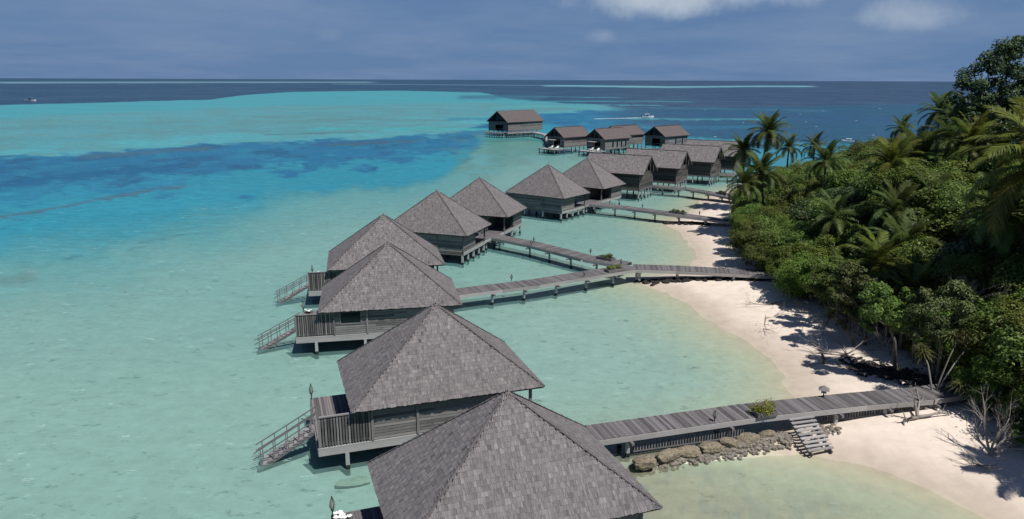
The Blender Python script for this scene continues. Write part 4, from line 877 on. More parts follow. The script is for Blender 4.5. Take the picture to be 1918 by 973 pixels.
# ------------------------------------------------------------------ rocks, rubble and driftwood
def rock_mesh(seed, sub=2, flat=.7, rough=.28, name='rock', m=M_ROCK):
    r = random.Random(seed); import bmesh
    bm = bmesh.new(); bmesh.ops.create_icosphere(bm, subdivisions=sub, radius=1); off = [Vector((r.uniform(-1, 1), r.uniform(-1, 1), r.uniform(-1, 1))).normalized() for _ in range(9)]
    lv = [r.uniform(.55, .9) for _ in off]
    for v in bm.verts:
        p = v.co.copy()
        for n, l in zip(off, lv):
            d = p.dot(n)
            if d > l: p -= n * (d - l) * .85
        p = Vector([math.copysign(abs(q) ** .72, q) for q in p]) if sub == 3 else p; p *= 1 + r.uniform(-rough, rough) * .35; p.z *= flat; v.co = p
    me = bpy.data.meshes.new(name); bm.to_mesh(me); bm.free(); me.materials.append(m); return me
RK = [rock_mesh(i, 3, .62, .22) for i in range(6)]; RB = [rock_mesh(20 + i, 1, .7, .4, 'rubble', M_RUBBLE) for i in range(5)]; DB = [rock_mesh(40 + i, 1, .7, .4, 'dark_rock', M_BLACK) for i in range(4)]
def joined(name, items, m, label=None, cat=None):
    mb = MB()
    for me, M_ in items:
        b = len(mb.v); mb.v += [tuple(M_ @ v.co) for v in me.vertices]
        for p in me.polygons: mb.f.append(tuple(b + i for i in p.vertices)); mb.t.append(.5); mb.uv += [(0, 0)] * len(p.vertices)
    return mb.build(name, m, None, kind='stuff')
def RM(x, y, z, sx, sy, sz, r): return Matrix.Translation((x, y, z)) @ Matrix.Rotation(r.uniform(0, 6.3), 4, 'Z') @ Matrix.Rotation(r.uniform(-.3, .3), 4, 'X') @ Matrix.Diagonal((sx, sy, sz, 1))
r = random.Random(7)
bigs = [(6.95, 34.35, .75, .62, .55, 'large ochre boulder at the seaward foot of the foreground jetty'), (8.3, 35.0, .95, .5, .48, 'long tan block first in the row under the foreground jetty'), (9.5, 35.45, .85, .5, .5, 'tan block second in the row under the jetty, cracked across'),
        (10.8, 35.85, .9, .5, .48, 'grey-tan block in the middle of the row under the jetty'), (12.0, 36.3, .75, .48, .45, 'tan block under the jetty near the yellow-green shrub'), (13.15, 36.75, .8, .5, .5, 'tan block under the jetty just left of the beach steps'), (14.3, 37.1, .6, .5, .42, 'last tan block, tucked against the beach steps')]
for i, (x, y, sx, sy, sz, lab) in enumerate(bigs):
    o = obj('boulder', RK[i % 6], None, None, Matrix.Translation((x, y, .62 + .02 * i)) @ Matrix.Rotation(.28 + r.uniform(-.3, .3), 4, 'Z') @ Matrix.Rotation(r.uniform(-.16, .16), 4, 'Y') @ Matrix.Diagonal((sx * .80, sy * r.uniform(.75, 1), sz * r.uniform(.85, 1.15), 1))); tag(o, lab, 'boulder', 'boulders under the foreground jetty')
items = []
for k in range(900):
    u = r.random(); x = 6.4 + 9.2 * u; y = 34.75 + 2.4 * u + r.gauss(-.1, .30); g = gh(x, y); s = r.uniform(.06, .22)
    if y < 34.75 + 2.4 * u - .75: continue
    items.append((RB[k % 5], RM(x, y, g + s * .3, s * 1.3, s, s, r)))
for k in range(90):
    x = r.uniform(16.9, 19.0); y = 38.0 + (x - 16.9) * .28 + r.gauss(-.2, .35); s = r.uniform(.05, .15); items.append((RB[k % 5], RM(x, y, gh(x, y) + s * .3, s * 1.2, s, s, r)))
joined('coral_rubble', items, M_RUBBLE)
items = []
for k in range(330):                                       # dark rocks below the fork of the jetty, and below the third jetty
    if k < 210: u = r.random(); x = 13.2 + 11.5 * u; y = 71.3 - 1.4 * u * 1.2 + r.gauss(-.7, .35) * (1 if u < .4 else .7)
    else: u = r.random(); x = 21.6 + 5.5 * u; y = 102.8 - 3.6 * u + r.gauss(-.6, .5)
    s = r.uniform(.08, .30); items.append((DB[k % 4], RM(x, y, max(gh(x, y), .2) + s * .3, s * 1.5, s, s, r)))
joined('dark_reef_rocks', items, M_BLACK)
items = []
for k in range(1300):                                       # black litter and coral bank under the overhanging trees
    u = r.random(); x = 23.4 + 4.4 * u + r.gauss(.4, .5); y = 46.9 - 4.4 * u + r.gauss(.7, .8); s = r.uniform(.03, .15) * (1.2 if r.random() < .2 else .8); items.append((DB[k % 4], RM(x, y, gh(x, y) + s * .3 + .05 * r.random(), s * 2.2, s, s * .6, r)))
joined('dark_litter_bank', items, M_BLACK)
sl_ = RK[2].copy(); sl_.materials.clear(); sl_.materials.append(M_SLAB); o = obj('sunken_slab', sl_, None, None, Matrix.Translation((-8.1, 33.4, .02)) @ Matrix.Rotation(.25, 4, 'Z') @ Matrix.Diagonal((.95, .38, .16, 1))); tag(o, 'flat pale slab lying under the water by the second villa\'s front stilt', 'slab')
# driftwood
def branchy(name, label, cat, base, dirs, L_, r0, seed, m=M_DEAD, depth=4, spread=.6, group=None, droop=0):
    t = thing(name, label, cat, base, 0, group); r = random.Random(seed)
    def grow(mb, p, d, ln, rad, dep):
        pts = [p]; n = 5; q = p.copy(); dd = d.copy()
        for i in range(n):
            dd = (dd + Vector((r.uniform(-1, 1), r.uniform(-1, 1), r.uniform(-.7, .7) - droop)) * .16).normalized(); q = q + dd * (ln / n); pts.append(q.copy())
        rr_ = [rad * (1 - .5 * i / n) for i in range(n + 1)]; mb.tube(pts, rr_, 5 if dep > 1 else 4, r.uniform(.2, .8))
        if dep > 0:
            for i in range(r.choice((2, 3, 3))):
                j = r.randint(2, n); nd = (dd + Vector((r.uniform(-1, 1), r.uniform(-1, 1), r.uniform(-.8, 1))) * spread).normalized(); grow(mb, pts[j], nd, ln * r.uniform(.5, .8), rad * .5, dep - 1)
    for i, d in enumerate(dirs):
        mb = MB(); grow(mb, Vector((0, 0, 0)), Vector(d).normalized(), L_ * r.uniform(.85, 1.1), r0 * r.uniform(.8, 1.1), depth); mb.build('trunk' if i == 0 else 'limb', m, t, True)
    return t
def g3(x, y, dz=0): return (x, y, gh(x, y) + dz)
branchy('fallen_tree', 'bleached fallen tree with forked grey limbs on the near sand', 'dead tree', g3(25.4, 34.9, .1), [(1, .25, .1), (-.55, .6, .75), (-.15, .5, .85), (.35, .3, 1.0), (.55, .5, .8)], 1.35, .10, 3, depth=4, spread=.6)
branchy('driftwood', 'grey root-like driftwood lying between the jetty end and the sand', 'driftwood', g3(23.7, 39.0, .15), [(-.9, -.55, .12), (.4, .5, .35), (-.3, -.2, .6), (.7, .1, .2)], 1.15, .12, 8, depth=2, spread=.7)
branchy('driftwood', 'thin twiggy driftwood in the middle of the wide beach', 'driftwood', g3(21.3, 58.0, .05), [(.2, .9, .06), (-.3, -.9, .05), (.9, .2, .04)], 2.0, .05, 12, depth=3, spread=.6, droop=.05)
branchy('driftwood', 'scatter of dark sticks by the shadow edge above the mid beach', 'driftwood', g3(23.0, 61.5, .05), [(.5, -.8, .1), (-.5, -.4, .05), (.9, .2, .08)], 1.7, .05, 14, M_BARK, 3, .6)
branchy('root_tangle', 'tangle of small roots beside the fallen tree', 'roots', g3(24.4, 34.1, .05), [(-.8, -.3, .2), (.1, -.9, .15), (-.3, .6, .3), (.6, -.5, .25), (-.9, .3, .1)], .8, .05, 18, M_DEAD, 2, .8)
branchy('root_tangle', 'tangle of roots and sticks on the sand under the overhanging branches', 'roots', g3(24.3, 49.5, .05), [(-.9, .3, .1), (-.6, -.6, .15), (.2, .9, .2), (.8, .3, .3), (-.9, -.1, .05)], 2.1, .06, 21, M_DEAD, 3, .7)
branchy('root_tangle', 'tangle of sticks at the foot of the bright round tree', 'roots', g3(25.6, 56.0, .05), [(-.9, .2, .12), (-.6, -.7, .15), (.3, .6, .5)], 1.9, .05, 25, M_DEAD, 3, .7)
t = thing('driftwood_log', 'dark driftwood log on the sand at the bottom right corner', 'log', g3(22.2, 29.6, .12), R_(-38))
mb = MB(); mb.tube([(-.1, .05, .05), (.35, .02, 0), (.9, -.03, -.02), (1.6, .02, -.02)], [.03, .10, .14, .15], 7, .2); mb.build('trunk', M_BARK, t, True)
mb = MB(); mb.tube([(.3, .05, .02), (.5, .25, .1), (.6, .4, .06)], [.05, .04, .01], 5, .3); mb.build('branch_stub', M_BARK, t, True)
t = thing('stump', 'slanted dark stump standing in the tree shadow on the sand', 'stump', g3(22.2, 48.3, 0))
mb = MB(); mb.tube([(0, 0, -.1), (-.05, 0, .25), (-.18, .02, .55), (-.28, .03, .75)], [.13, .11, .10, .04], 7, .2); mb.build('trunk', M_BARK, t, True)
mb = MB(); mb.tube([(-.05, 0, .2), (.1, -.1, .38), (.14, -.14, .48)], [.05, .04, .015], 5, .2); mb.build('branch_stub', M_BARK, t, True)

# ------------------------------------------------------------------ plants
def leaf_cloud(blobs, n, l, w, seed, m, name='crown', shell=.80, up=.65, tri=True):
    """many small folded leaves spread through the outer volume of several blobs"""
    g = np.random.default_rng(seed); B = np.array(blobs, float); wt = B[:, 3] ** 2; idx = g.choice(len(B), n, p=wt / wt.sum())
    d = g.normal(size=(n, 3)); d[:, 2] = np.abs(d[:, 2]) * np.where(g.random(n) < .8, 1, -1); d /= np.linalg.norm(d, axis=1)[:, None]
    rad = B[idx, 3] * (shell + (1.06 - shell) * g.random(n) ** .6) * np.where(g.random(n) < .12, g.uniform(.2, 1, n), 1)
    c = B[idx, :3] + d * rad[:, None] * np.array([1, 1, .85])
    k_ = 5.5 / max(B[:, 3].mean(), 1e-6) * .42
    wob = np.sin(c[:, 0] * k_ + 1.3 * np.sin(c[:, 1] * k_ * .9)) * np.sin(c[:, 1] * k_ * 1.1 + 2) + .6 * np.sin(c[:, 2] * k_ * 1.7 + c[:, 0] * k_ * 2.1)
    c = c + d * (wob * .13 * B[idx, 3])[:, None] + g.normal(size=(n, 3)) * (.05 * B[idx, 3])[:, None]
    nrm = d * .8 + g.normal(size=(n, 3)) * .42 + np.array([0, 0, up]); nrm /= np.linalg.norm(nrm, axis=1)[:, None]
    t = np.cross(nrm, g.normal(size=(n, 3))); t /= np.linalg.norm(t, axis=1)[:, None]; b = np.cross(nrm, t)
    s = g.uniform(.7, 1.3, n)[:, None]; L2 = l * s / 2; W2 = w * s / 2
    droop = nrm * (l * .18)
    v = np.stack([c - t * L2 - droop * 0, c + b * W2 + droop * .4, c + t * L2 - droop, c - b * W2 + droop * .4], 1).reshape(-1, 3)
    f = np.arange(n)[:, None] * 4 + np.array([[0, 1, 2, 0, 2, 3]]); f = f.reshape(-1, 3)
    me = bpy.data.meshes.new(name); me.vertices.add(len(v)); me.vertices.foreach_set('co', v.astype('f').ravel())
    me.loops.add(f.size); me.loops.foreach_set('vertex_index', f.ravel().astype('i')); me.polygons.add(len(f))
    me.polygons.foreach_set('loop_start', np.arange(0, f.size, 3, dtype='i')); me.polygons.foreach_set('loop_total', np.full(len(f), 3, 'i')); me.update(calc_edges=True)
    cl_ = g.random(len(B)); tn = np.clip(cl_[idx] * .55 + g.normal(.25, .22, n), 0, 1)
    a = me.attributes.new('tint', 'FLOAT', 'FACE'); a.data.foreach_set('value', np.repeat(tn, 2).astype('f')); me.materials.append(m); return me
def crown_blobs(seed, nb=26, squash=.8, rmin=.26, rmax=.46):
    """unit crown: lumps on an uneven dome, radius about 1"""
    r = random.Random(seed); out = []
    while len(out) < nb:
        d = Vector((r.gauss(0, 1), r.gauss(0, 1), r.gauss(.25, .8))).normalized(); k = r.uniform(.35, .85)
        rb = r.uniform(rmin, rmax); out.append((d.x * k, d.y * k, d.z * k * squash, rb))
    return out
CROWNS = []
for k in range(5): CROWNS.append(leaf_cloud(crown_blobs(100 + k, 60 + k * 5, .8, .12, .32), 26000, .056, .034, 200 + k, (M_LEAF, M_LEAF, M_LEAF2, M_LEAF, M_LEAF)[k]))
CR_BR = [leaf_cloud(crown_blobs(130 + k, 50, .85, .12, .34), 26000, .05, .035, 230 + k, M_LEAF2) for k in range(2)]
CR_DK = leaf_cloud(crown_blobs(140, 26), 16000, .065, .04, 240, M_LEAFD)
SHR = [leaf_cloud(crown_blobs(150 + k, 12, .7, .3, .5), 3500, .11, .06, 250 + k, (M_LEAF, M_LEAF2)[k]) for k in range(2)]
def limb_mesh(seed, h=1.0):
    r = random.Random(seed); mb = MB(); fork = .35
    mb.tube([(0, 0, -.05), (r.uniform(-.03, .03), 0, .2), (r.uniform(-.05, .05), r.uniform(-.05, .05), fork)], [.045, .036, .03], 6, .4)
    for k in range(6):
        an = k * 1.05 + r.random(); e = Vector((math.cos(an) * .38, math.sin(an) * .38, fork + r.uniform(.2, .5)))
        mid = Vector((e.x * .4, e.y * .4, fork + .1)); mb.tube([(0, 0, fork - .04), tuple(mid), tuple(e)], [.022, .015, .006], 5, r.uniform(.2, .7))
        for q in range(2): e2 = e + Vector((r.uniform(-.2, .2), r.uniform(-.2, .2), r.uniform(.05, .25))); mb.tube([tuple(mid.lerp(e, .5)), tuple(e2)], [.01, .004], 4, .6)
    return mb.mesh('trunk', M_BARK, True)
TRK = [limb_mesh(300 + k) for k in range(4)]
def tree(x, y, h, R, crown, label, group, name='broadleaf_tree', rot=None, vs=1.0, cat='tree'):
    g = gh(x, y); t = thing(name, label, cat, (x, y, g), rnd.uniform(0, 6.28) if rot is None else rot, group)
    ch = R * .9 * vs; cz = h - g - ch * .92
    obj('trunk', TRK[rnd.randrange(4)], t, None, Matrix.Diagonal((h * .5, h * .5, max(h - g, 2.0) * .82, 1)))
    obj('crown', crown, t, None, Matrix.Translation((0, 0, max(cz, ch * .45))) @ Matrix.Diagonal((R, R, ch, 1)))
    return t
TREES = [(29.8, 33.0, 6.0, 2.1), (31.5, 36.4, 7.6, 2.7), (35.7, 39.5, 8.7, 3.3), (31.2, 40.2, 7.4, 2.7), (32.8, 43.7, 8.2, 2.8), (37.9, 45.6, 13.2, 3.3), (29.9, 46.2, 5.9, 2.4), (30.5, 50.0, 6.6, 2.7), (35.8, 50.4, 9.4, 3.5), (42.0, 50.5, 13.7, 3.0), (38.4, 54.0, 12.7, 3.6), (30.1, 55.6, 5.7, 2.2), (43.8, 56.0, 13.3, 3.5), (48.0, 57.0, 14.1, 3.3), (33.6, 57.5, 8.1, 2.9), (30.6, 60.0, 6.0, 2.2), (37.3, 60.4, 12.2, 3.6), (50.9, 61.9, 13.8, 3.3), (45.1, 62.3, 13.9, 3.1), (32.3, 64.3, 8.1, 2.9), (28.3, 65.0, 6.6, 2.3), (53.3, 65.7, 13.7, 3.2), (36.5, 66.3, 12.8, 3.6), (40.9, 67.5, 13.2, 3.3), (57.1, 68.1, 13.4, 3.7), (45.6, 68.3, 13.9, 3.1), (29.0, 68.8, 7.1, 2.5), (32.8, 70.1, 9.1, 3.5), (52.9, 70.8, 13.0, 3.1), (58.3, 72.8, 13.2, 3.4), (39.6, 73.3, 12.7, 3.5), (33.9, 75.3, 9.0, 3.0), (48.4, 75.8, 11.4, 3.3), (29.7, 76.7, 6.2, 2.1), (63.6, 77.1, 12.0, 3.2), (42.8, 78.1, 11.7, 3.7), (57.3, 78.9, 11.6, 3.4), (38.0, 80.5, 10.7, 3.5), (52.7, 80.6, 11.8, 3.5), (30.9, 81.0, 6.9, 2.4), (67.0, 81.3, 11.2, 3.0), (46.8, 81.4, 10.6, 3.7), (55.7, 84.6, 10.8, 3.5), (62.4, 84.7, 11.2, 3.3), (30.4, 85.5, 5.4, 2.4), (67.5, 86.3, 11.9, 3.3), (47.4, 86.3, 11.2, 3.4), (34.6, 87.5, 8.6, 3.1), (40.8, 87.9, 10.4, 3.5), (55.3, 89.9, 11.2, 3.2), (62.2, 90.1, 11.6, 3.2), (31.3, 90.9, 6.0, 2.3), (46.0, 91.4, 11.0, 3.1), (71.3, 92.2, 10.8, 3.3), (37.8, 93.5, 8.2, 2.7), (66.8, 94.4, 11.3, 3.5), (54.1, 95.6, 11.3, 3.3), (32.7, 95.9, 5.0, 2.3), (58.9, 96.6, 11.2, 3.3), (47.0, 96.8, 10.5, 3.1), (78.4, 97.2, 11.1, 3.6), (41.1, 98.0, 9.7, 3.6), (74.0, 99.4, 11.3, 3.1), (33.6, 100.1, 5.7, 2.4), (69.0, 100.3, 10.7, 3.6), (61.9, 102.7, 11.1, 3.4), (52.3, 104.2, 12.0, 3.7), (80.3, 104.5, 10.2, 3.5), (41.7, 105.2, 8.0, 3.2), (72.5, 105.9, 10.8, 3.3), (36.8, 106.1, 5.6, 2.2), (48.2, 108.4, 8.7, 3.1), (84.9, 108.6, 10.4, 3.1), (66.4, 109.0, 11.3, 3.4), (76.5, 110.7, 10.4, 3.2), (59.2, 110.9, 11.8, 3.4), (39.8, 111.0, 6.1, 2.3), (89.5, 113.8, 9.5, 3.1), (49.2, 114.9, 8.1, 3.0), (69.5, 115.4, 11.1, 3.3), (42.8, 115.4, 6.5, 2.2), (56.6, 116.6, 10.7, 3.3), (81.5, 117.5, 9.7, 3.4), (91.3, 119.6, 9.0, 3.5), (63.1, 119.6, 11.0, 3.2), (73.9, 120.2, 10.5, 3.5), (43.1, 122.0, 4.5, 2.3), (52.1, 122.6, 6.8, 2.7), (81.8, 123.7, 10.4, 3.4), (57.8, 124.5, 8.7, 2.9), (67.9, 125.8, 10.4, 3.4), (97.1, 126.0, 8.8, 3.4), (90.7, 126.1, 8.9, 3.5), (46.4, 127.9, 4.5, 2.4), (73.4, 128.8, 10.4, 3.1), (83.7, 130.2, 10.6, 3.5), (55.2, 131.1, 5.7, 2.1), (67.9, 131.7, 10.3, 3.6), (48.8, 132.4, 4.3, 2.2), (77.9, 132.6, 10.5, 3.2), (96.4, 132.8, 8.4, 3.4), (61.2, 133.2, 7.8, 2.8), (103.0, 133.6, 7.6, 2.7), (89.0, 134.8, 10.1, 3.5), (82.3, 136.9, 10.9, 3.5), (51.4, 137.5, 4.1, 2.4), (68.5, 137.6, 9.4, 3.3), (58.4, 138.4, 5.2, 2.4), (86.9, 141.2, 10.4, 3.4), (108.6, 141.8, 6.9, 2.7), (63.7, 142.2, 6.4, 2.3), (55.3, 142.2, 4.3, 2.4), (101.0, 142.8, 7.2, 2.5), (77.0, 142.8, 9.4, 3.6), (93.1, 143.4, 10.0, 3.5), (69.0, 146.1, 7.4, 2.5), (60.5, 147.1, 4.6, 2.1), (85.0, 147.2, 9.7, 3.5), (116.1, 147.5, 6.2, 2.5), (109.3, 147.9, 6.9, 2.3), (77.1, 148.7, 9.1, 3.0), (102.9, 149.5, 7.7, 3.0), (96.4, 149.6, 8.9, 3.2)]
NEAR = [(37.6, 108, 'the tallest palm by the curved jetty'), (34.6, 98, 'the drooping palm at the left tip of the wood'), (48.7, 118, 'the small dark palms on the left skyline'), (41.2, 74, 'the large dark drooping palm'), (64.7, 112, 'the skyline palm left of the tall dark tree'),
        (66.1, 125, 'the smallest skyline palm'), (31.9, 46, 'the huge edge palm'), (51.5, 80, 'the palm below the tall dark tree'), (46.2, 66, 'the yellowish palm near the right edge'), (29.1, 56, 'the bright young palm in the bushes'), (37.2, 64, 'the pale feathery palm'), (59.9, 100, 'the palm on the right skyline'), (80, 128, 'the far end of the wood'), (50, 132, 'the seaward point of the wood')]
rt = random.Random(17); ORD = ['nearest', 'second', 'third', 'fourth', 'fifth', 'sixth', 'seventh', 'eighth', 'ninth', 'tenth', 'eleventh', 'twelfth']; zc_ = {}; zs_ = {}
ex = lambda y: float(np.interp(y, [a for a, b in VEG], [b for a, b in VEG]))
for i, (x, y, h, R) in enumerate(TREES):
    fr_ = x - ex(y); side = math.degrees(math.atan2(x, y))
    if fr_ < 5.2:
        cr_ = CR_BR[rt.randrange(2)] if (y > 45 and rt.random() < .5) else CROWNS[rt.randrange(5)]
        zone = 'beside the foreground jetty' if y < 50 else 'behind the wide mid beach' if y < 64 else 'at the landward end of the forked jetty' if y < 76 else 'behind the second cove' if y < 93 else 'by the third jetty' if y < 103 else 'by the curved jetty'
        k_ = zc_.get(zone, 0); zc_[zone] = k_ + 1; lab = '%s leafy tree along the sand %s' % (ORD[k_], zone); grp = 'trees on the beach edge %s' % zone
    else:
        cr_ = CROWNS[rt.randrange(5)] if rt.random() < .72 else (CR_DK if rt.random() < .35 else CR_BR[rt.randrange(2)])
        zone = 'near the right edge' if side > 30 and y < 90 else 'in the middle of the canopy' if y < 95 else 'along the far side of the canopy'
        nx, ny, nlab = min(NEAR, key=lambda q: (q[0] - x) ** 2 + (q[1] - y) ** 2); ddx = math.atan2(x, y) - math.atan2(nx, ny); dd_ = math.hypot(x, y) - math.hypot(nx, ny)
        rel = ('left of' if ddx < 0 else 'right of') if abs(ddx) * ny > abs(dd_) else ('in front of' if dd_ < 0 else 'behind'); tone = 'dark' if cr_ is CR_DK else 'light green' if cr_ in CR_BR else 'green'
        lab = '%s%s leafy tree %s %s' % ('tall ' if h > 12 else 'low ' if h < 7 else '', tone, rel, nlab); grp = 'wood canopy trees'
    if 30.5 < y - 0 and y < 37: zone = zone
    tree(x, y, h, R * 1.34, cr_, lab, grp, vs=rt.uniform(.85, 1.15))
tree(26.9, 60.6, 6.4, 3.3, CR_BR[0], 'big round bright green tree bulging over the sand left of the wood', None, vs=1.05)
tree(25.8, 66.0, 5.2, 2.3, CR_BR[1], 'low bright green tree where the forked jetty meets the wood', None)
tree(28.5, 73.5, 6.0, 2.6, CROWNS[1], 'dark green tree over the sand just behind the end of the forked jetty', None)
tree(30.0, 90.5, 5.4, 2.7, CROWNS[3], 'rounded tree at the shore end of the third jetty', None)
tree(32.5, 97.2, 4.6, 2.3, CR_BR[1], 'yellow-green tree beyond the third jetty below the palms', None)
tree(30.4, 43.2, 6.4, 2.8, CR_BR[0], 'glossy bright-leaved shrub tree right of the jetty end', None)
tree(28.3, 39.9, 4.4, 2.0, CR_BR[1], 'low broad-leaved tree in front of the dark gap right of the jetty', None)
tree(29.6, 37.4, 5.0, 2.6, CR_BR[0], 'broad-leaved tree at the right edge above the fallen tree', None)
tree(31.5, 40.6, 8.2, 3.0, CROWNS[2], 'taller tree at the right edge directly below the huge palm', None)
tree(34.5, 45.5, 10.2, 3.6, CROWNS[0], 'tall tree hiding the trunk of the huge edge palm', None)
tree(31.6, 48.6, 8.6, 3.2, CR_BR[1], 'yellow-green tree left below the huge edge palm', None)
tree(28.7, 35.6, 3.4, 1.9, CROWNS[4], 'low dark leafy tree at the right edge behind the fallen tree', None)
for x, y, h, R, cr_, lab in ((25.3, 70.9, 5.2, 2.5, CROWNS[0], 'tree overhanging the sand directly behind the end of the forked jetty'), (25.6, 75.6, 5.6, 2.7, CROWNS[3], 'tree casting its shade on the second cove, first behind the forked jetty'),
        (27.2, 80.6, 6.0, 2.8, CR_BR[0], 'tree over the middle of the second cove'), (29.0, 86.3, 6.2, 2.8, CROWNS[1], 'tree over the far half of the second cove'), (25.9, 63.0, 4.6, 2.3, CROWNS[2], 'low tree in front of the bright round one by the forked jetty'),
        (33.8, 103.5, 5.2, 2.6, CR_BR[1], 'light green tree under the palms, right of the third jetty end'), (37.5, 53.0, 11.6, 3.6, CROWNS[4], 'tall tree behind the huge edge palm'), (30.2, 53.0, 7.2, 2.9, CROWNS[1], 'tree right of the bright young palm')):
    tree(x, y, h, R, cr_, lab, None, vs=1.05)
AIRY = [leaf_cloud(crown_blobs(170 + k, 40, 1.0, .10, .24), 8000, .085, .04, 270 + k, (M_LEAF, M_PAND)[k], 'crown', .4) for k in range(2)]
for i, (x, y, hx, hy, hh, R, lab) in enumerate(((26.3, 46.6, -1.7, -.6, 5.0, 2.3, 'airy tree leaning out over the shaded sand above the dark litter bank'), (26.4, 51.2, -1.3, -.6, 4.8, 2.3, 'airy tree leaning over the sand left of the bare branches'),
        (26.2, 55.6, -1.2, -.8, 4.6, 2.1, 'airy tree leaning over the sand below the bright round tree'), (27.6, 43.9, -.6, -.4, 5.4, 2.2, 'airy tree above the landward end of the foreground jetty'))):
    g = gh(x, y); t = thing('leaning_tree', lab, 'tree', (x, y, g), 0); mb = MB()
    mb.tube([(0, 0, -.1), (hx * .2, hy * .2, hh * .4), (hx * .7, hy * .7, hh * .75), (hx, hy, hh * .9)], [.13, .1, .07, .04], 6, .5)
    for q in range(7): an = q * .9 + i; mb.tube([(hx * .5, hy * .5, hh * .6), (hx + math.cos(an) * R * .5, hy + math.sin(an) * R * .5, hh * .85), (hx + math.cos(an) * R * .85, hy + math.sin(an) * R * .85, hh * .95)], [.05, .03, .01], 4, .6)
    mb.build('trunk', M_BARK, t, True); obj('crown', AIRY[i % 2], t, None, Matrix.Translation((hx, hy, hh - .8)) @ Matrix.Rotation(i * 1.7, 4, 'Z') @ Matrix.Diagonal((R, R, R * 1.15, 1)))
# the tall dark tree standing above the horizon
cl = [(47.2, 22.0, 1.8), (45.1, 20.1, 1.5), (46.6, 18.1, 1.8), (43.1, 18.3, .75), (44.7, 16.9, 1.3), (48.6, 18.9, 1.6), (47.6, 15.3, 1.8), (47.7, 23.1, 1.1), (45.6, 21.4, 1.0), (48.9, 20.7, 1.3), (45.7, 14.8, 1.2), (49.3, 16.4, 1.5), (50.3, 20.0, 1.6), (50.5, 17.5, 1.6), (43.9, 17.2, .6)]
t = thing('tall_tree', 'tall dark tree rising above the horizon at the top right', 'tree', (47, 72, 1.8), 0)
bl = []
rq = random.Random(5)
for x, z, rad in cl:
    for q in range(9): bl.append((x - 47 + rq.uniform(-.9, .9) * rad, rq.uniform(-1.4, 1.4) * 1.1, z - 1.8 + rq.uniform(-.6, .6) * rad, rad * rq.uniform(.4, .62)))
obj('crown', leaf_cloud(bl, 30000, .26, .15, 77, M_LEAFD, shell=.45), t)
mb = MB(); mb.tube([(0, 0, -.3), (.2, 0, 5), (-.1, 0, 10), (.1, 0, 14)], [.5, .42, .32, .22], 8, .2); mb.build('trunk', M_BARK, t, True)
for x, z, rad in cl: mb = MB(); mb.tube([(0, 0, min(12, (z - 1.8) * .62)), ((x - 47) * .5, .1, (z - 1.8) * .82), (x - 47, .2, z - 1.8)], [.16, .09, .03], 5, .3); mb.build('limb', M_BARK, t, True)

# ---- coconut palms
def frond_mesh(L_, seed, m, droop=1.0, nl=54, wl=.058):
    r = random.Random(seed); mb = MB(); P = []; a = .55; q = Vector((0, 0, 0)); n = 12
    for i in range(n + 1):
        P.append(q.copy()); an = a - droop * 1.9 * (i / n) ** 1.25; q = q + Vector((math.cos(an), 0, math.sin(an))) * (L_ / n)
    mb.tube(P, [.045 * (1 - .85 * i / n) for i in range(n + 1)], 4, .9, False)
    for s in range(nl):
        u = .14 + .86 * s / nl; f_ = u * n; i = min(int(f_), n - 1); p = P[i].lerp(P[i + 1], f_ - i); d = (P[i + 1] - P[i]).normalized(); up = Vector((-d.z, 0, d.x))
        ll = L_ * .235 * math.sin(math.pi * min(1, (u * .86 + .10))) ** .6 * r.uniform(.85, 1.1)
        for sg in (-1, 1):
            sweep = .55 + .5 * u; dr = (Vector((0, sg, 0)) * 1.0 + d * sweep + up * r.uniform(.05, .35)).normalized(); tip = p + dr * ll + Vector((0, 0, -ll * r.uniform(.35, .75) * droop)); mid = p + dr * ll * .55 + Vector((0, 0, -ll * .08)); wv = d * wl * (L_ / 3.4)
            tn = r.uniform(.2, 1)
            mb.quad([p - wv * .5, p + wv * .5, mid + wv * .5, mid - wv * .5], tn); mb.quad([mid - wv * .5, mid + wv * .5, tip], tn)
    return mb.mesh('frond', m)
FR = {k: [frond_mesh(3.4, 400 + i + 10 * j, m, dd) for i, dd in enumerate((.45, .7, 1.0))] for j, (k, m) in enumerate({'g': M_FROND, 'y': M_FRONDY, 'd': M_LEAFD}.items())}
FRO = frond_mesh(3.2, 450, M_FRONDO, 1.25, 26)
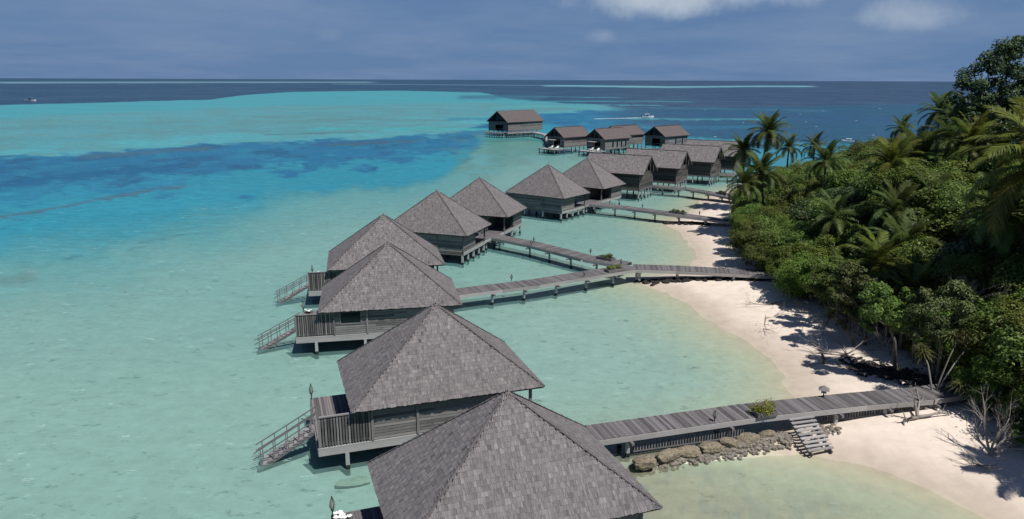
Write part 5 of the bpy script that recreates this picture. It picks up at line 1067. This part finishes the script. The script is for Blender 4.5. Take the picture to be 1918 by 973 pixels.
def palm(x, y, zc, L_, label, kind='g', nf=20, seed=0, lean=(0, 0), dry=1, name='coconut_palm', group='coconut palms'):
    g = gh(x, y); r = random.Random(seed); t = thing(name, label, 'palm', (x - lean[0], y - lean[1], g), 0, group); H_ = zc - g; lx, ly = lean
    if H_ > .8:
        mb = MB(); n = 8; mb.tube([(lx * (i / n) ** 1.6, ly * (i / n) ** 1.6, H_ * i / n) for i in range(n + 1)], [.2 - .09 * i / n for i in range(n + 1)], 7, .5); mb.build('trunk', M_BARK, t, True)
    top = Vector((lx, ly, H_))
    for i in range(nf):
        az_ = i * 2.399 + r.uniform(-.2, .2); lev = i / nf; pitch = 1.25 - 1.7 * lev + r.uniform(-.12, .12); k = 0 if lev < .3 else 1 if lev < .65 else 2; sc = L_ / 3.4 * r.uniform(.88, 1.08)
        M_ = Matrix.Translation(top) @ Matrix.Rotation(az_, 4, 'Z') @ Matrix.Rotation(-(pitch - .35), 4, 'Y') @ Matrix.Scale(sc, 4)
        obj('frond', FR[kind][k], t, None, M_)
    for i in range(dry):
        obj('dry_frond', FRO, t, None, Matrix.Translation(top) @ Matrix.Rotation(r.uniform(0, 6.3), 4, 'Z') @ Matrix.Rotation(.7, 4, 'Y') @ Matrix.Scale(L_ / 3.6, 4))
    mb = MB()
    for i in range(6): an = i * 1.05; mb.tube([(lx + .1 * math.cos(an), ly + .1 * math.sin(an), H_ - .25), (lx + .26 * math.cos(an), ly + .26 * math.sin(an), H_ - .42)], [.09, .11], 6, .6)
    mb.build('coconuts', M_BARK, t, True); return t
PALMS = [(37.6, 108, 12.5, 3.5, 'tallest of the palms by the curved jetty, feathery crown above the horizon of roofs', 'g', (1.0, 0), 3), (35.4, 112, 9.4, 3.3, 'palm left of the tallest one, its crown beside the last gabled house', 'g', (-.5, 0), 1), (31.9, 93, 8.3, 3.6, 'lower palm at the left tip of the wood, drooping over the jetty', 'g', (-.8, 0), 1),
    (45.3, 120, 9.3, 2.7, 'dark palm just right of the tallest palm', 'd', (0, 0), 0), (48.7, 118, 9.7, 2.7, 'small dark palm second right of the tallest palm', 'd', (0, 0), 0), (41.2, 74, 12.2, 4.0, 'large drooping palm standing dark in the middle of the canopy', 'g', (0, 0), 1), (64.7, 112, 15.3, 3.6, 'palm on the skyline left of the tall dark tree', 'g', (0, 0), 1),
    (66.1, 125, 12.0, 2.8, 'small palm on the far skyline of the wood', 'g', (0, 0), 0), (33.9, 46, 14.6, 5.4, 'huge palm filling the right edge, long arching yellow-green fronds', 'y', (0, 0), 1), (51.5, 80, 15.6, 3.8, 'palm below the tall dark tree', 'g', (0, 0), 1), (46.2, 66, 14.6, 3.9, 'palm near the right edge below the tall dark tree', 'y', (0, 0), 1),
    (27.4, 72, 3.1, 2.6, 'young yellow-green palm at the sand by the jetty fork', 'y', (0, 0), 0), (29.1, 56, 5.9, 3.0, 'bright young palm in the middle of the bushes', 'y', (0, 0), 0), (32.0, 58, 6.7, 3.2, 'young palm right of the bright round tree', 'g', (0, 0), 0), (37.2, 64, 9.4, 3.5, 'pale feathery palm in front of the large dark one', 'g', (0, 0), 1),
    (59.9, 100, 14.9, 3.3, 'palm on the right skyline before the tall tree', 'g', (0, 0), 1), (43.8, 70, 14.2, 3.2, 'dense palm close beside the large drooping palm', 'y', (0, 0), 1), (34.4, 50, 11.0, 3.3, 'palm half hidden beneath the huge edge palm', 'g', (0, 0), 0), (29.2, 50.5, 5.2, 2.4, 'short palm deep in the bushes above the dark litter bank', 'y', (0, 0), 0)]
PALMS += [(33.2, 62, 8.9, 3.0, 'palm poking out of the bushes behind the bright round tree', 'g', (0, 0), 0), (36.6, 70, 12.2, 3.1, 'palm just left below the large drooping palm', 'y', (0, 0), 0),
    (30.2, 67, 7.4, 2.7, 'small palm above the forked jetty end', 'g', (0, 0), 0), (37.0, 86, 10.6, 3.0, 'palm rising from the bushes over the second cove', 'g', (0, 0), 0), (54.0, 91, 13.0, 3.2, 'palm half sunk in the far canopy', 'g', (0, 0), 0),
    (29.3, 91.2, 7.2, 3.0, 'slender palm leaning over the beach, its frond shadow on the sand by the third jetty', 'g', (-1.6, .6), 0), (28.4, 50.0, 4.6, 2.2, 'little palm at the back of the shaded sand', 'g', (0, 0), 0), (28.8, 30.2, 7.2, 2.8, 'palm at the right edge of the near beach, throwing frond shadows on the sand', 'g', (-.6, 0), 0)]
for i, (x, y, zc, L_, lab, k, ln, dry) in enumerate(PALMS): palm(x, y, zc, L_ * 1.08, lab, k, 30 if L_ > 3 else 24, 500 + i, ln, dry)

# ---- screw pines: bare forked stems ending in rosettes of strap leaves
def rosette(seed, n=46, l=.95, m=M_PAND):
    r = random.Random(seed); mb = MB()
    for i in range(n):
        az_ = i * 2.399; el = 1.35 - 1.6 * (i / n) + r.uniform(-.1, .1); d = Vector((math.cos(az_) * math.cos(el), math.sin(az_) * math.cos(el), math.sin(el))); sd_ = Vector((-math.sin(az_), math.cos(az_), 0)); w = .03; ll = l * r.uniform(.8, 1.1)
        p0 = d * .05; p1 = d * ll * .55; p2 = p1 + Vector((d.x, d.y, d.z - 1.0)).normalized() * ll * .5; tn = r.uniform(.1, 1)
        mb.quad([p0 - sd_ * w, p0 + sd_ * w, p1 + sd_ * w, p1 - sd_ * w], tn); mb.quad([p1 - sd_ * w, p1 + sd_ * w, p2], tn)
    return mb.mesh('leaf_rosette', m)
ROS = [rosette(600 + i) for i in range(3)]
def screw_pine(x, y, stems, label, seed, sc=1.0):
    g = gh(x, y); t = thing('screw_pine', label, 'screw pine', (x, y, g), 0, 'screw pines at the beach edge'); r = random.Random(seed); mb = MB()
    for ex_, ey, ez in stems:
        mb.tube([(0, 0, 0), (ex_ * .25, ey * .25, ez * .35), (ex_ * .6, ey * .55, ez * .72), (ex_, ey, ez)], [.065, .055, .045, .035], 6, r.uniform(.1, .6))
    mb.build('trunk', M_DEAD, t, True)
    for ex_, ey, ez in stems:
        for q in range(3): obj('leaf_rosette', ROS[(q + seed) % 3], t, None, Matrix.Translation((ex_ + r.uniform(-.4, .4), ey + r.uniform(-.4, .4), ez + r.uniform(-.25, .3))) @ Matrix.Rotation(r.uniform(0, 6), 4, 'Z') @ Matrix.Rotation(r.uniform(-.4, .4), 4, 'X') @ Matrix.Scale(sc * r.uniform(.8, 1.05), 4))
screw_pine(25.9, 41.3, [(1.3, .5, 3.9), (-.6, .7, 3.0), (2.1, .8, 3.2)], 'screw pine with pale leaning trunk rising from the end of the foreground jetty', 1)
screw_pine(27.6, 39.3, [(-.8, .3, 1.3), (.4, .4, 1.7), (1.3, .2, 1.5)], 'low screw pine just right of the jetty end', 2, .95)
screw_pine(25.6, 51.3, [(-1.0, .2, 1.5), (-.2, .8, 2.3), (.9, .6, 2.9), (-1.5, 1.3, 1.9)], 'ragged screw pine hanging over the shaded sand', 3, .9)
screw_pine(26.6, 54.0, [(-.6, .2, 2.4), (.6, .5, 3.1), (1.4, -.4, 2.6)], 'feathery screw pine below the bright round tree', 4)
screw_pine(28.0, 47.5, [(-.6, -.2, 3.0), (.8, .3, 3.7), (.2, .7, 4.4)], 'screw pine standing behind the dark litter bank', 5)
branchy('dead_tree', 'leafless grey tree standing against the dark wood above the jetty end', 'dead tree', g3(30.2, 46.4, 3.6), [(.05, -.3, 1), (.4, -.3, 1), (-.35, -.3, 1)], 1.9, .07, 31, M_DEAD, 5, .6)
branchy('dead_tree', 'spindly leafless branches in front of the dark wood at the right edge', 'dead tree', g3(26.6, 36.2, 0), [(-.2, .1, 1), (.35, .1, 1), (.1, -.1, 1)], 1.25, .045, 35, M_DEAD, 4, .55)
for i, (x, y, dx, dz, lab) in enumerate(((27.2, 49.0, -.5, 1, 'bare curved stem over the dark litter bank'), (27.0, 52.5, -.9, .7, 'long bare branch sweeping left over the shaded sand'), (28.2, 45.2, -.3, 1, 'thin bare stem right of the litter bank'), (26.9, 57.0, -1.0, .5, 'low bare branch reaching over the mid beach'))):
    branchy('bare_branch', lab, 'branch', g3(x, y, 0), [(dx, -.1, dz), (dx * .6, .3, dz * 1.1)], 1.7, .05, 700 + i, M_DEAD, 3, .5, 'bare branches at the wood edge')
r = random.Random(77); items = []
lf = MB(); lf.quad([(-1, 0, 0), (0, -.4, .1), (1, 0, 0), (0, .4, .12)], .5); lfm = lf.mesh('leaf', M_BARK)
for k in range(1500):                                     # fallen leaves and twigs along the shade line
    y = r.uniform(35, 100); x = ex(y) - abs(r.gauss(0, 1.5)) + .8; s = r.uniform(.03, .11)
    if gh(x, y) < WL + .12: continue
    items.append((lfm, RM(x, y, gh(x, y) + .02, s * (3 if r.random() < .15 else 1.2), s, s, r)))
for k in range(260):
    u = r.random(); x = 17.5 + 4.5 * u + r.gauss(0, .3); y = 44 + 22 * u + r.gauss(0, 1); s = r.uniform(.02, .06)
    if gh(x, y) > WL + .15: items.append((lfm, RM(x, y, gh(x, y) + .02, s * 1.6, s, s, r)))
joined('leaf_litter', items, M_BARK)
# shrubs along the sand
rs = random.Random(9)
for i in range(30):
    y = 38.5 + i * 2.1 + rs.uniform(-.6, .6)
    if 39.5 < y < 43.5: continue
    x = ex(y) + rs.uniform(.4, 1.3) + (.6 if y < 56 else 0); s = rs.uniform(.8, 1.5); g = gh(x, y)
    zone = 'by the foreground jetty' if y < 50 else 'along the mid beach' if y < 68 else 'along the second cove' if y < 88 else 'beyond the third jetty'
    k_ = zs_.get(zone, 0); zs_[zone] = k_ + 1
    t = thing('beach_shrub', '%s low shrub at the foot of the wood %s' % (ORD[k_], zone), 'shrub', (x, y, g), rs.uniform(0, 6), 'shrubs at the foot of the wood ' + zone); obj('foliage', SHR[i % 2], t, None, Matrix.Translation((0, 0, s * .5)) @ Matrix.Diagonal((s, s, s * .8, 1)))
    mb = MB()
    for q in range(5): an = q * 1.3 + i; mb.tube([(0, 0, 0), (math.cos(an) * s * .5, math.sin(an) * s * .5, s * .6)], [.03, .01], 4, .5)
    mb.build('stem', M_BARK, t)
# undergrowth that closes the wood towards the ground: nobody could count it
g_ = np.random.default_rng(3); bl = []; bh = []
for x, y, h, R in TREES:
    if x - ex(y) > 2.2 and not (38.0 < y < 44.5 and x < 30.5):
        for q in range(7): bh.append((x + g_.uniform(-3.2, 3.2), y + g_.uniform(-3.2, 3.2), h - 1.9 + g_.uniform(-.9, .7), g_.uniform(.6, 1.5)))
for x, y, h, R in TREES:
    for q in range(2):
        xx = x + g_.uniform(-2, 2); yy = y + g_.uniform(-2, 2)
        if xx - ex(yy) > 1.5 and not (39.0 < yy < 43.5 and xx < 29.5): bl.append((xx, yy, 1.6 + g_.uniform(0, 1.2), g_.uniform(1.1, 1.9)))
for k in range(150):
    yy = g_.uniform(45, 96); xx = ex(yy) + g_.uniform(.6, 3.2); bl.append((xx, yy, 1.7 + g_.uniform(0, .9), g_.uniform(.6, 1.2)))
for k in range(40):
    yy = g_.uniform(35.5, 39.5); xx = 27.4 + g_.uniform(0, 4); bl.append((xx, yy, 1.7 + g_.uniform(0, 1.0), g_.uniform(.6, 1.2)))
o = obj('undergrowth', leaf_cloud(bl, 90000, .26, .15, 9, M_LEAFD, 'undergrowth', .5), None, 'stuff')
o = obj('tangled_canopy_fill', leaf_cloud(bh, 190000, .23, .14, 10, M_LEAF, 'tangled_canopy_fill', .7), None, 'stuff')
# planters and shrubs on the jetties
def planter(x, y, z, yaw, l, w, h, m, label, box=True, flowers=False, name='planter'):
    t = thing(name, label, 'planter', (x, y, z), R_(yaw), 'planted tubs on the jetties')
    mb = MB()
    for sy in (-1, 1): mb.box((0, sy * w / 2, .14), (l, .04, .26), None, .4, 0)
    for sx in (-1, 1): mb.box((sx * l / 2, 0, .14), (.04, w - .05, .26), None, .4, 1)
    mb.box((0, 0, .2), (l - .06, w - .06, .05), None, 0); mb.build('tub', M_WOOD, t)
    bl = [(rnd.uniform(-.42, .42) * l, rnd.uniform(-.4, .4) * w, .25 + rnd.uniform(0, h * .5), h * rnd.uniform(.35, .6)) for _ in range(12)]
    obj('foliage', leaf_cloud(bl, 1600, .07, .045, int(x * 10) + 5, m, 'foliage'), t)
    if flowers:
        rf = random.Random(3); mb = MB()
        for k in range(90): c = Vector((rf.uniform(-.5, .5) * l, rf.uniform(-.5, .5) * w, .3 + h * rf.uniform(.5, .95))); mb.box(c, (.035, .035, .02), None, .95)
        mb.build('flower', M_FLOWER, t)
planter(14.35, 37.95, FLOOR, 15, 1.25, .7, .62, M_FLOWER, 'yellow-flowering shrub in a low tub on the foreground jetty', flowers=True)
planter(9.9, 74.6, FLOOR, -42, 1.9, .8, .45, M_PAND, 'long olive planting in a tub on the slanting jetty')
planter(10.1, 69.75, FLOOR, 31, 1.8, .7, .42, M_GREENP, 'bright yellow-green planting in a tub on the jetty near the fork')
planter(23.6, 102.2, FLOOR, -40, 2.4, .8, .4, M_LEAF, 'dark green planting in a tub halfway along the third jetty')
planter(35.0, 120.2, FLOOR, -60, 2.2, .8, .4, M_LEAFD, 'dark planting in a tub on the curved jetty')
